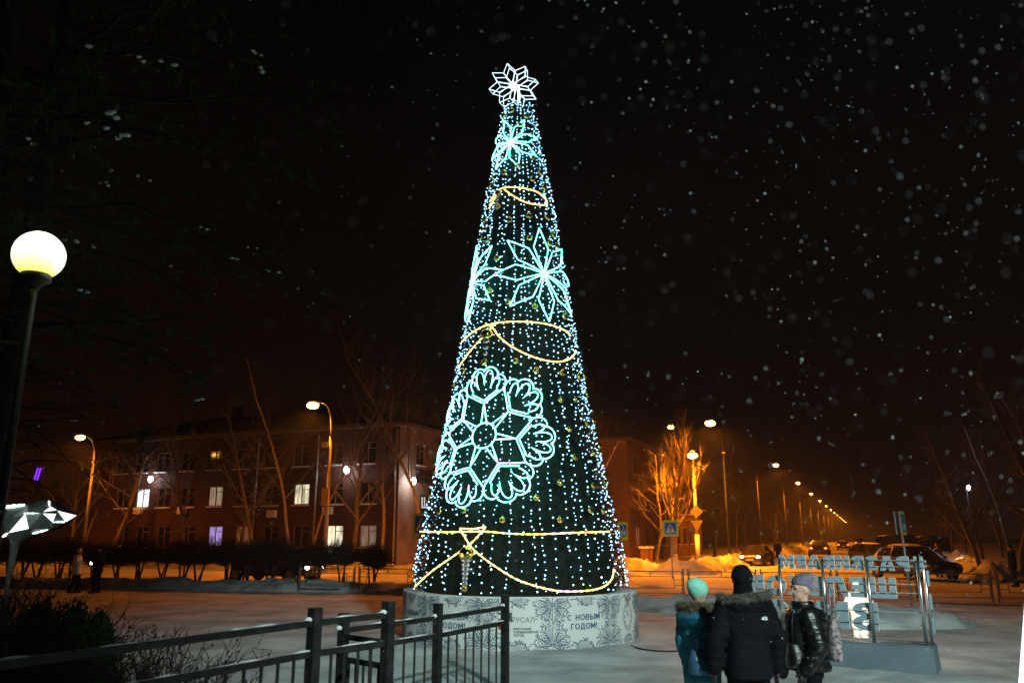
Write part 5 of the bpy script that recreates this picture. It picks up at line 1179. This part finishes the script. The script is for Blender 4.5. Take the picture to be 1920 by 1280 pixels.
c = on(1609, 1010.5); car('moving_car', 'distant car with a pair of bright white headlights coming up the road', c, AH + PI, M['p_dark'], 'sedan', 'white', 'off', None, 0, 1.3)
c = on(1632, 1009.0); car('moving_car', 'most distant car, a dark shape under the orange lamps', c, AH, M['p_dark'], 'sedan', 'off', 'on', None, 0, 1.3)
BH = math.atan2(B2.y, B2.x)
c = on(1722, 1087); car('parked_car', 'large dark hatchback with a snowy roof parked behind the letter sign', c, AH + 0.62 + PI, M['p_black'], 'hatch', 'off', 'off', 'parked cars at the junction', 0.07, 1.06)
c = on(1643, 1066); car('parked_car', 'dark estate car with snow on its roof beside the large dark hatchback', c, AH + 0.45 + PI, M['p_dark'], 'hatch', 'off', 'off', 'parked cars at the junction', 0.05, 1.05)
c = on(1676, 1050); car('parked_van', 'black van parked behind the dark estate car', c, AH + 0.5, M['p_black'], 'van', 'off', 'off', None, 0.0, 1.0, 'van')
c = on(1738, 1050); car('parked_van', 'black minibus parked at the back by the dark trees', c, AH + 0.5, M['p_black'], 'van', 'off', 'off', None, 0.0, 0.95, 'van')
c = on(520, 1091); car('parked_car', 'dark car with its lights on behind the leafless hedge', c, BH + 0.05, M['p_black'], 'hatch', 'white', 'off', None, 0.03)
q = G(1768, 1067); plight('low_beam', Vector((q.x, q.y, 0.7)), 420, (1, .86, .55), 0.1, None, R(70), (0.96, 0.1, -0.16))

# ------------------------------------------------------------------ trees
def branchy(mt, mc, p, d, L, r, depth, rng, upw=0.25, spread=0.7, nseg=4, kids=(3, 5), thin=0.5, minr=0.006):
    pts, rad = [p], [r]; q = p.copy(); dd = d.normalized()
    for i in range(nseg):
        dd = (dd + Vector((rng.gauss(0, .10), rng.gauss(0, .10), rng.gauss(0, .05) + upw * 0.12))).normalized(); q = q + dd * L / nseg
        pts.append(q); rad.append(r + (max(r * 0.35, minr) - r) * (i + 1) / nseg)
    (mt if depth == 99 else mc).tube(pts, rad, 6 if r > 0.05 else 3, caps=False)
    return pts, rad
def bare_tree(name, seed, h, r, spread=0.7, upw=0.3, first=0.25, levels=3, nb=16, mt='bark', mc='bark', twigs=5, lean=0.0, crownL=0.42):
    rng = random.Random(seed); e = thing(name, None, None); mt_, mc_ = MB(), MB()
    pts, rad = branchy(mt_, mc_, Vector((0, 0, 0)), Vector((lean, 0, 1)), h, r, 99, rng, 0.4, nseg=10)
    def sub(p, d, L, rr, lev):
        ps, rs = branchy(mt_, mc_, p, d, L, rr, 0, rng, upw, nseg=4 if lev > 1 else 3, minr=0.004)
        if lev <= 0: return
        for i in range(twigs):
            t = 0.3 + 0.7 * (i + rng.random()) / twigs; k = min(int(t * (len(ps) - 1)), len(ps) - 2); b = ps[k].lerp(ps[k + 1], t * (len(ps) - 1) - k)
            ax = (ps[k + 1] - ps[k]).normalized(); sd = Vector((rng.gauss(0, 1), rng.gauss(0, 1), rng.gauss(0, 1))); sd = (sd - ax * sd.dot(ax)).normalized()
            sub(b, ax * 0.8 + sd * spread + Vector((0, 0, upw * 0.5)), L * rng.uniform(0.35, 0.6) * (1.15 - 0.4 * t), max(rs[k] * 0.5, 0.005), lev - 1)
    for i in range(nb):
        t = first + (1 - first) * (i + rng.random() * 0.8) / nb; t = min(t, 0.985); k = min(int(t * 10), 9); b = pts[k].lerp(pts[k + 1], t * 10 - k); a = i * 2.4 + rng.uniform(-.4, .4)
        L = h * crownL * (1.1 - t) * rng.uniform(0.8, 1.15) + 0.3
        sub(b, Vector((math.cos(a) * spread, math.sin(a) * spread, 0.35 + upw)), L, rad[k] * 0.42, levels - 1)
    mt_.build('trunk', M[mt], e, True); mc_.build('crown', M[mc], e, True); return e
def place(e, pos, rotz, sc, label, group=None, first=[]):
    o = copy_tree(e, None, pos, rotz, sc); tag(o, label, 'tree', group)
    return o
T1 = bare_tree('bare_tree', 31, 14, 0.17, 0.55, 0.35, 0.18, 3, 20, 'bark', 'bark', 5)
T2 = bare_tree('bare_tree', 32, 13, 0.20, 0.75, 0.2, 0.22, 3, 18, 'bark', 'bark', 5)
T3 = bare_tree('birch_tree', 33, 15, 0.13, 0.5, 0.3, 0.3, 3, 18, 'bark_pale', 'bark', 5)
def drop(e):
    for ch in list(e.children): drop(ch)
    bpy.data.objects.remove(e)
# mid-distance trees before the brick facade
mid = [(548, 1052, 46.5, T3, 1.0, 0.3, 'tall pale-barked bare tree between the leftmost two lit windows and the tall street lamp'), (585, 1052, 47.5, T3, 0.85, 2.0, 'slanting bare tree just left of the tall street lamp'), (664, 1055, 47, T1, 1.05, 1.0, 'bare tree to the right of the tall street lamp, in front of the wall lamp'),
       (716, 1055, 46.5, T3, 0.9, 4.0, 'slim bare tree between the two white wall lamps'), (800, 1060, 45.5, T3, 1.15, 5.0, 'tall bare tree close to the left edge of the lit Christmas tree'), (822, 1060, 47.5, T1, 1.0, 0.2, 'bare tree partly hidden by the left edge of the lit Christmas tree'),
       (478, 1052, 46, T2, 0.9, 3.0, 'spreading bare tree in front of the middle of the brick facade'), (345, 1046, 47, T1, 1.1, 2.2, 'tall dark bare tree before the left half of the brick building'), (455, 1048, 48, T2, 0.6, 5.1, 'low bare tree beside the dim brown ground floor window'),
       (215, 1040, 49, T2, 1.0, 0.5, 'dark bare tree at the left end of the brick building'), (135, 1040, 50, T1, 0.9, 1.5, 'leftmost dim bare tree beside the leftmost street lamp'), (160, 1040, 52, T3, 0.8, 1.9, 'thin dim trunk between the leftmost street lamp and the faceted sculpture'),
       (1090, 1055, 48, T1, 1.05, 3.3, 'dim bare tree just behind the right edge of the lit Christmas tree')]
for px, py, a, e, s, rz, lab in mid:
    b, z = PA(px, 1000, a); place(e, W(b, a), rz, s, lab)
# the tree lit by the lamp on the right
T4 = bare_tree('bare_tree', 41, 10.0, 0.20, 0.40, 0.64, 0.15, 3, 24, 'bark_pale', 'bark_pale', 6, crownL=0.46)
q = G(1266, 1066); T4.location = q; T4.rotation_euler[2] = 1.2; tag(T4, 'bare upswept tree lit gold by the street lamp beside the crossing sign', 'tree')
mb = MB(); mb.tube([(0, 0, 0.0), (0, 0, 0.95)], [0.235, 0.22], 10, caps=False); mb.build('whitewashed_foot', M['whitewash'], T4, True)
place(T2, G(1232, 1064), 0.8, 0.62, 'smaller bare tree just left of the gold lit tree', None)
# trees along the main road, left kerb and right kerb
trng = random.Random(4)
for i in range(11):
    a = 74 + 15 * i + trng.uniform(-3, 3); place((T1, T2, T3)[i % 3], W(-13.5 + trng.uniform(-2, 1), a), trng.uniform(0, 6), trng.uniform(0.7, 0.95), 'bare tree in the dim row along the left kerb of the main road', 'street trees on the left kerb')
for i in range(12):
    a = 52 + 11 * i + trng.uniform(-3, 3); place((T2, T1, T3)[i % 3], W(9.5 + trng.uniform(-1, 4.5), a), trng.uniform(0, 6), trng.uniform(0.7, 1.0), 'dark bare tree in the belt right of the parked cars', 'dark trees on the right verge')
for px, a, s in ((1830, 47, 0.62), (1905, 46, 0.75), (1985, 44, 0.8)):
    b, z = PA(px, 1000, a); place(T2, W(b, a), trng.uniform(0, 6), s, 'twiggy dark tree on the bank behind the lone dark figure', 'dark trees on the right verge')
for e in (T1, T2, T3): drop(e)
# pines on the left
def pine(seed, h, rmax, first, ncl, bias=None):
    rng = random.Random(seed); e = thing('pine_tree', None, None); tr, nd, sn = MB(), MB(), MB()
    tr.tube([(0, 0, 0), (0.05, 0, h * .4), (0, 0.05, h * .75), (0, 0, h)], [0.21, 0.17, 0.10, 0.02], 10)
    z = first
    while z < h * 0.97:
        t = (z - first) / (h - first); Lb = rmax * (0.35 + 0.65 * math.sin(PI * (0.22 + 0.75 * t))) * rng.uniform(0.75, 1.1)
        for k in range(rng.choice((3, 4, 5))):
            a = rng.uniform(0, 6.283); pts = []; dr_ = rng.uniform(0.12, 0.6)
            for i in range(7):
                s = i / 6; pts.append(Vector((math.cos(a) * Lb * s + rng.gauss(0, .07) * (s > 0), math.sin(a) * Lb * s + rng.gauss(0, .07) * (s > 0), z + 0.25 * Lb * s - dr_ * Lb * s * s + rng.gauss(0, .05) * (s > 0))))
            tr.tube(pts, [0.038 * (1 - s / 7) + 0.005 for s in range(7)], 4)
            for c in range(ncl):
                s = 0.35 + 0.65 * rng.random() ** 0.7; i = min(int(s * 6), 5); p = pts[i].lerp(pts[i + 1], s * 6 - i) + Vector((rng.gauss(0, .30), rng.gauss(0, .30), rng.gauss(0, .16)))
                ax = Vector((math.cos(a), math.sin(a), 0.5)); ax = (ax + Vector((rng.gauss(0, .5), rng.gauss(0, .5), rng.gauss(0, .4)))).normalized()
                for j in range(16):
                    d = (ax + Vector((rng.gauss(0, .6), rng.gauss(0, .6), rng.gauss(0, .6)))).normalized(); sd = d.orthogonal().normalized() * 0.008
                    b_ = p + ax * rng.uniform(-.10, .10); nd.add([b_ - sd, b_ + sd, b_ + d * rng.uniform(0.12, 0.24)], [(0, 1, 2)])
                if rng.random() < 0.05:
                    rr = rng.uniform(0.02, 0.06); 
                    for u in range(rng.choice((1, 2, 3))): sn.ball(p + Vector((rng.uniform(-.12, .12), rng.uniform(-.12, .12), 0.07)), (rr, rr * rng.uniform(.6, 1), rr * 0.5), 7, 5, 0, 0.25, rng)
        z += rng.uniform(0.30, 0.5)
    tr.build('trunk', M['bark_pine'], e, True); nd.build('crown', M['pine'], e); sn.build('snow_clumps', M['snow_soft'], e, True); return e
def at_px(px, y): q = P(px, 1000, y); return (q.x, q.y, 0)
e = pine(61, 15.5, 4.4, 4.6, 12); e.location = at_px(-30, 11.5); tag(e, 'tall dark pine with snow clumps on its boughs, standing right behind the globe lamp', 'tree')
e = pine(62, 14.0, 2.6, 5.0, 6); e.location = at_px(-150, 10.0); tag(e, 'dark pine at the left edge whose boughs reach over the globe lamp', 'tree')
e = pine(63, 16.0, 3.2, 3.2, 6); e.location = at_px(-40, 23.0); tag(e, 'dark pine farther back to the left of the faceted lit sculpture', 'tree')

# leafless clipped hedge between the square and the cross road
def hedge_shrub(seed):
    rng = random.Random(seed); e = thing('hedge_shrub', None, None); st, cr = MB(), MB()
    for k in range(rng.choice((3, 4, 5))):
        a = rng.uniform(0, 6.28); p = Vector((rng.uniform(-.15, .15), rng.uniform(-.1, .1), 0)); q = Vector((math.cos(a) * rng.uniform(.1, .5), math.sin(a) * .3, rng.uniform(1.0, 1.35)))
        st.tube([p, p.lerp(q, .5) + Vector((rng.uniform(-.06, .06), 0, 0)), q], [0.055, 0.04, 0.03], 5)
        for t in range(190):
            b = p.lerp(q, rng.uniform(0.78, 1)); d = Vector((rng.gauss(0, .6), rng.gauss(0, .5), rng.uniform(-0.02, 1.1))).normalized(); L = rng.uniform(0.35, 1.0); en = b + d * L
            en.z = min(en.z, 2.0 + rng.gauss(0, .05)); mid_ = b.lerp(en, .5) + Vector((rng.gauss(0, .07), rng.gauss(0, .07), rng.gauss(0, .05))); cr.tube([b, mid_, en], [0.013, 0.010, 0.006], 3, caps=False)
            for u in range(3):
                s_ = mid_.lerp(en, rng.random()); f_ = s_ + Vector((rng.gauss(0, .16), rng.gauss(0, .16), rng.gauss(0, .14))); w_ = Vector((0.008, 0, 0.004)); cr.add([s_ - w_, s_ + w_, f_], [(0, 1, 2)])
    st.build('stem', M['bark_dark'], e, True); cr.build('crown', M['bark_dark'], e); return e
HS = [hedge_shrub(70 + i) for i in range(4)]; hr = random.Random(8)
HL = [Vector((-29.0, 41.0, 0)), Vector((-19.5, 36.8, 0)), Vector((-10.0, 34.4, 0)), Vector((-4.6, 32.8, 0))]
i = 0
for p, q in zip(HL, HL[1:]):
    n_ = max(2, int((q - p).length / 0.98))
    for k in range(n_):
        c = p.lerp(q, (k + hr.uniform(-.2, .2)) / n_); o = copy_tree(HS[i % 4], None, c, hr.uniform(0, 6.28), hr.uniform(0.92, 1.1)); i += 1
        tag(o, 'leafless clipped shrub in the dark hedge beside the orange lit road', 'shrub', 'hedge shrubs along the cross road')
for e in HS: drop(e)

# shrubs in the near left corner
def twiggy(seed, n, h, sp, droop=0.0):
    rng = random.Random(seed); mb = MB()
    for k in range(n):
        a = rng.uniform(0, 6.28); d = Vector((math.cos(a) * sp * rng.random(), math.sin(a) * sp * rng.random(), 1)).normalized(); L = h * rng.uniform(0.55, 1.1); p = Vector((rng.gauss(0, .12), rng.gauss(0, .12), 0)); pts = [p]
        for i in range(6): d = (d + Vector((rng.gauss(0, .13), rng.gauss(0, .13), rng.gauss(0, .06) - droop * i * .05))).normalized(); p = p + d * L / 6; pts.append(p)
        mb.tube(pts, [0.008 - 0.0010 * i for i in range(7)], 4, caps=False)
        for j in range(10):
            t = rng.uniform(0.25, 1) * 5.99; i = int(t); b = pts[i].lerp(pts[i + 1], t - i); dd = ((pts[i + 1] - pts[i]).normalized() + Vector((rng.gauss(0, .6), rng.gauss(0, .6), rng.gauss(0, .4)))).normalized(); m_ = b + dd * L * rng.uniform(.05, .13); en = m_ + (dd + Vector((rng.gauss(0, .4), rng.gauss(0, .4), rng.gauss(0, .3)))).normalized() * L * rng.uniform(.04, .12)
            mb.tube([b, m_, en], [0.0045, 0.0035, 0.002], 3, caps=False)
            if rng.random() < 0.12: mb.ball(en, (0.012, 0.012, 0.016), 5, 4)
    return mb
SHG = 'bare shrubs behind the near railing'
for k, (px, y, n, h, s) in enumerate(((60, 8.2, 70, 1.35, .8), (215, 8.0, 60, 1.2, .9), (330, 8.2, 46, 1.15, 1.0), (140, 7.0, 60, 1.0, 1.0), (260, 7.1, 60, 0.85, 1.1), (20, 6.4, 60, 1.0, 1.0), (360, 7.9, 30, 0.95, 1.2), (-60, 8.6, 60, 1.6, .8), (90, 11.5, 50, 1.0, .8), (10, 9.4, 90, 1.7, .8), (160, 9.8, 80, 1.25, .9), (260, 9.2, 70, 1.05, 1.0), (400, 8.9, 40, .95, 1.1), (-10, 7.2, 80, 1.3, .9), (110, 6.4, 80, .95, 1.0), (200, 6.2, 70, .8, 1.1), (70, 13, 70, 1.5, .8), (330, 7.0, 60, .75, 1.2))):
    o = twiggy(200 + k, n, h, s).build('bare_shrub', M['bark_dark'], loc=at_px(px, y)); tag(o, 'tangled bare twiggy shrub behind the near black railing', 'shrub', SHG)
def dark_bush(px, py, y, r, seed, label):
    rng = random.Random(seed); c = P(px, py, y); e = thing('evergreen_bush', label, 'bush', (c.x, c.y, 0)); zc = c.z; mb = MB()
    mb.ball((0, 0, zc * 0.5), (r * .72, r * .72, zc * 0.52), 14, 10, 0, 0.08, rng)
    for i in range(2600):
        a, b = rng.uniform(0, 6.28), math.asin(rng.uniform(-0.85, 1)); k = 1 + 0.12 * mnoise.noise(Vector((a * 2, b * 3, seed))); d = Vector((math.cos(a) * math.cos(b), math.sin(a) * math.cos(b), math.sin(b)))
        p = Vector((d.x * r * k, d.y * r * k, zc * 0.5 + d.z * zc * 0.55 * k)) * rng.uniform(0.86, 1.02); s1 = Vector((rng.gauss(0, 1), rng.gauss(0, 1), rng.gauss(0, 1))).normalized() * 0.035; s2 = s1.cross(d).normalized() * 0.018
        mb.quad(p - s1, p - s2, p + s1, p + s2)
    mb.build('foliage', M['pine'], e); mb = MB(); mb.tube([(0, 0, 0), (0, 0, zc * .5)], 0.04, 6); mb.build('stem', M['bark'], e)
dark_bush(82, 1138, 8.6, 0.30, 1, 'larger dark round evergreen bush among the bare shrubs'); dark_bush(140, 1142, 8.8, 0.26, 2, 'smaller dark evergreen bush right of the larger one'); dark_bush(190, 1156, 9.0, 0.18, 3, 'lowest and greenest evergreen bush at the right of the three')

# ------------------------------------------------------------------ faceted lit sculpture
sy = 19.0; s0 = P(75, 970, sy); sc_ = thing('faceted_sculpture', 'faceted sculpture like a long pointed head with glowing white triangles on a slanting leg', 'sculpture', (s0.x, s0.y, 0))
def sp_(zx, zy, dep=0.0): q = P(zx / 5.564, 900 + zy / 5.564, sy); return Vector((q.x - s0.x, -dep, q.z))
V = dict(A=sp_(95, 280, .05), B=sp_(330, 255, .10), C_=sp_(440, 215, .12), D=sp_(565, 220, .15), E=sp_(690, 315, .10), T=sp_(800, 365, .0), F_=sp_(710, 435, .10), G_=sp_(570, 510, .12), H_=sp_(390, 555, .12), I=sp_(200, 660, .10), J=sp_(70, 585, .05), K=sp_(85, 440, .2),
         M_=sp_(400, 350, .50), N=sp_(560, 350, .45), O=sp_(415, 505, .42), P_=sp_(200, 550, .40), Q=sp_(635, 440, .34), R_=sp_(680, 318, .34), N2=sp_(565, 338, .44), R2=sp_(672, 352, .34), U=sp_(610, 280, .32))
faces = [('A B K', 0), ('K B M_', 0), ('K M_ P_', 0), ('M_ O P_', 1), ('K P_ J', 0), ('P_ I J', 0), ('P_ O I', 0), ('O H_ I', 0), ('B C_ M_', 0), ('C_ D M_', 0), ('D N M_', 0), ('M_ N O', 0), ('N G_ O', 0), ('O G_ H_', 0), ('D E U', 0), ('D U N', 0), ('U R_ N2', 1), ('U E R_', 0), ('N R2 Q', 1), ('N Q G_', 0), ('Q F_ G_', 0), ('R_ T F_', 1), ('R_ F_ Q', 0), ('R_ E T', 0)]
mb = MB(); mid_y = 0.0
for f_, lit in faces:
    a = [V[x] for x in f_.split()]; mb.poly(a, 0); mb.poly([Vector((v.x, 0.5 - v.y if False else -v.y + 0.0 + 0.02, v.z)) for v in a][::-1], 0)
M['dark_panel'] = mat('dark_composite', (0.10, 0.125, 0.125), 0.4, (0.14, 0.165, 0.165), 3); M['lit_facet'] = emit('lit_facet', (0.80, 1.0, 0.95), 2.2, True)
bo = mb.build('body', M['dark_panel'], sc_)
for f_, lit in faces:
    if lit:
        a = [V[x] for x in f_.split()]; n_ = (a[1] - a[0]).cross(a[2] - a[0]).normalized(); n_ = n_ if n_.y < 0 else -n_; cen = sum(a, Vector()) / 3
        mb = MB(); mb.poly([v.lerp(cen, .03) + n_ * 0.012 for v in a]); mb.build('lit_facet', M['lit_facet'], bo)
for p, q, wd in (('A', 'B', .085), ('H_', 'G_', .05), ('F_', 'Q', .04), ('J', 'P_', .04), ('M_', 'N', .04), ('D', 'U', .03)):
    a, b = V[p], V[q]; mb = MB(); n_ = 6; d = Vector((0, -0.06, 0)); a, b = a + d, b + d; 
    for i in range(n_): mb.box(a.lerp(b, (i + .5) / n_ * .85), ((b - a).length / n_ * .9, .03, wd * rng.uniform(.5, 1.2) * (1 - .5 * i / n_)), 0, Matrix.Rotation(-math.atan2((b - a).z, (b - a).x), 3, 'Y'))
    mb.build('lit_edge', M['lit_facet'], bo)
mb = MB(); lg = [sp_(175, 600, 0.05), sp_(140, 760, 0.0), sp_(110, 900, 0.0), Vector((sp_(85, 1010).x, 0, 0))]; mb.tube(lg, [0.11, 0.08, 0.06, 0.07], 8); mb.build('leg', M['dark_panel'], sc_)
mb = MB(); mb.tube([sp_(250, 600, 0.2), sp_(205, 655, 0.1), sp_(120, 725, 0.0)], [0.05, 0.035, 0.02], 6); mb.build('strut', M['dark_panel'], sc_)
plight('sculpture_glow', Vector((-0.1, -1.4, s0.z)), 18, (0.82, 1, 0.95), 0.3, sc_)
# violet lit sign far left
q = P(70, 888, 60); e = thing('neon_sign', 'narrow violet lit sign glowing in the dark at the far left', 'sign', q)
for k in range(2):
    mb = MB(); mb.tube([(0.22 * k - 0.1 + 0.08, 0, 0.45), (0.22 * k - 0.18, 0, -0.48)], 0.06, 6); mb.build('neon_tube', emit('violet_neon', (0.20, 0.02, 1.0), 1.6, False), e)
mb = MB(); mb.box((0.0, 0.12, 0), (0.7, 0.08, 1.2)); mb.build('back_board', M['sign_black'], e); mb = MB(); mb.tube([(0, 0.2, -q.z), (0, 0.2, 0)], 0.06, 8); mb.build('pole', M['black_steel'], e)
# round traffic sign far up the road, bollard by the ochre house, litter bin
q = G(1542, 1016); e = thing('road_sign', 'small round road sign on a pole beside the far road', 'road sign', (q.x, q.y, 0)); z = P(1541, 996, q.y).z
mb = MB(); mb.tube([(0, 0.06, 0), (0, 0.06, z)], 0.05, 8); mb.build('pole', M['steel'], e); mb = MB(); mb.v = []; mb.lathe([(0.0, 0), (0.48, 0), (0.48, 0.04), (0, 0.04)], 20); mb.v = [(x, -zz_, y + z) for x, y, zz_ in mb.v]; mb.build('disc', mat('green_white_film', (0.25, 0.6, 0.5), 0.5), e)
mb = MB(); mb.box((0, 0, z - 0.75), (0.7, 0.03, 0.35)); mb.build('plate', M['sign_white'], e)
q = G(1213, 1058); e = thing('gate_post', 'stubby masonry post with a cap at the corner of the ochre building', 'post', (q.x, q.y, 0), ROTB)
mb = MB(); mb.box((0, 0, 0.6), (0.75, 0.75, 1.2)); mb.build('shaft', M['brick_ochre'], e); mb = MB(); mb.box((0, 0, 1.26), (0.95, 0.95, 0.14)); mb.build('cap', M['snow_soft'], e)
# white lamp far right
q = P(1816, 914, 60); e = thing('street_lamp', 'lone cold white lamp glinting among the dark trees at the right', 'street lamp', (q.x, q.y, 0)); mb = MB(); mb.tube([(0, 0.3, 0), (0, 0.3, q.z)], 0.07, 8); mb.build('pole', M['black_steel'], e)
mb = MB(); mb.ball((0, 0, q.z), (0.13, 0.13, 0.2), 10, 8); mb.build('lamp_glass', emit('cold_lamp', (0.8, 0.95, 1), 6, False), e); plight('lamp_light', (-0.2, -0.5, q.z), 120, (0.8, 0.9, 1.0), 0.1, e)

# ------------------------------------------------------------------ falling snow
fr = random.Random(77); mb = MB()
def flake(p, r):
    mb.ball(p, (r * fr.uniform(.7, 1.2), r * fr.uniform(.7, 1.2), r * fr.uniform(.7, 1.3)), 5, 4, 0, 0.3, fr)
n_f = 0
while n_f < 3900:
    y = 0.9 + 17 * fr.random() ** 1.7; u = fr.uniform(-0.68, 0.75); v = fr.uniform(-0.30, 0.95); p = Vector((u * y, y, CAMH + v * y))
    if p.z < 0.05: continue
    if y < 2.6 and v < 0.02: continue
    dens = 0.35 + 0.65 * min(1, max(0, (u + 0.5) / 0.9))
    if fr.random() > dens: continue
    flake(p, fr.uniform(0.0011, 0.0031) * (1 if y > 2.5 else 0.8)); n_f += 1
M['flake'] = mat('snowflake', (0.85, 0.87, 0.90), 0.9)
tag(mb.build('falling_snow', M['flake']), 'falling snowflakes drifting through the night air', 'snow', kind='stuff')
# ------------------------------------------------------------------ snowy night air
mb = MB(); mb.box((60, 250, 21), (1000, 800, 45.0)); hz = mb.build('haze', [])
hm = bpy.data.materials.new('night_air'); hm.use_nodes = True; n = hm.node_tree; n.nodes.remove(n.nodes['Principled BSDF'])
v_ = n.nodes.new('ShaderNodeVolumePrincipled'); v_.inputs['Density'].default_value = HAZE; v_.inputs['Color'].default_value = (0.9, 0.9, 0.92, 1); v_.inputs['Anisotropy'].default_value = 0.3
n.links.new(v_.outputs[0], n.nodes['Material Output'].inputs['Volume']); hz.data.materials.append(hm); tag(hz, kind='stuff')
bpy.context.view_layer.update()
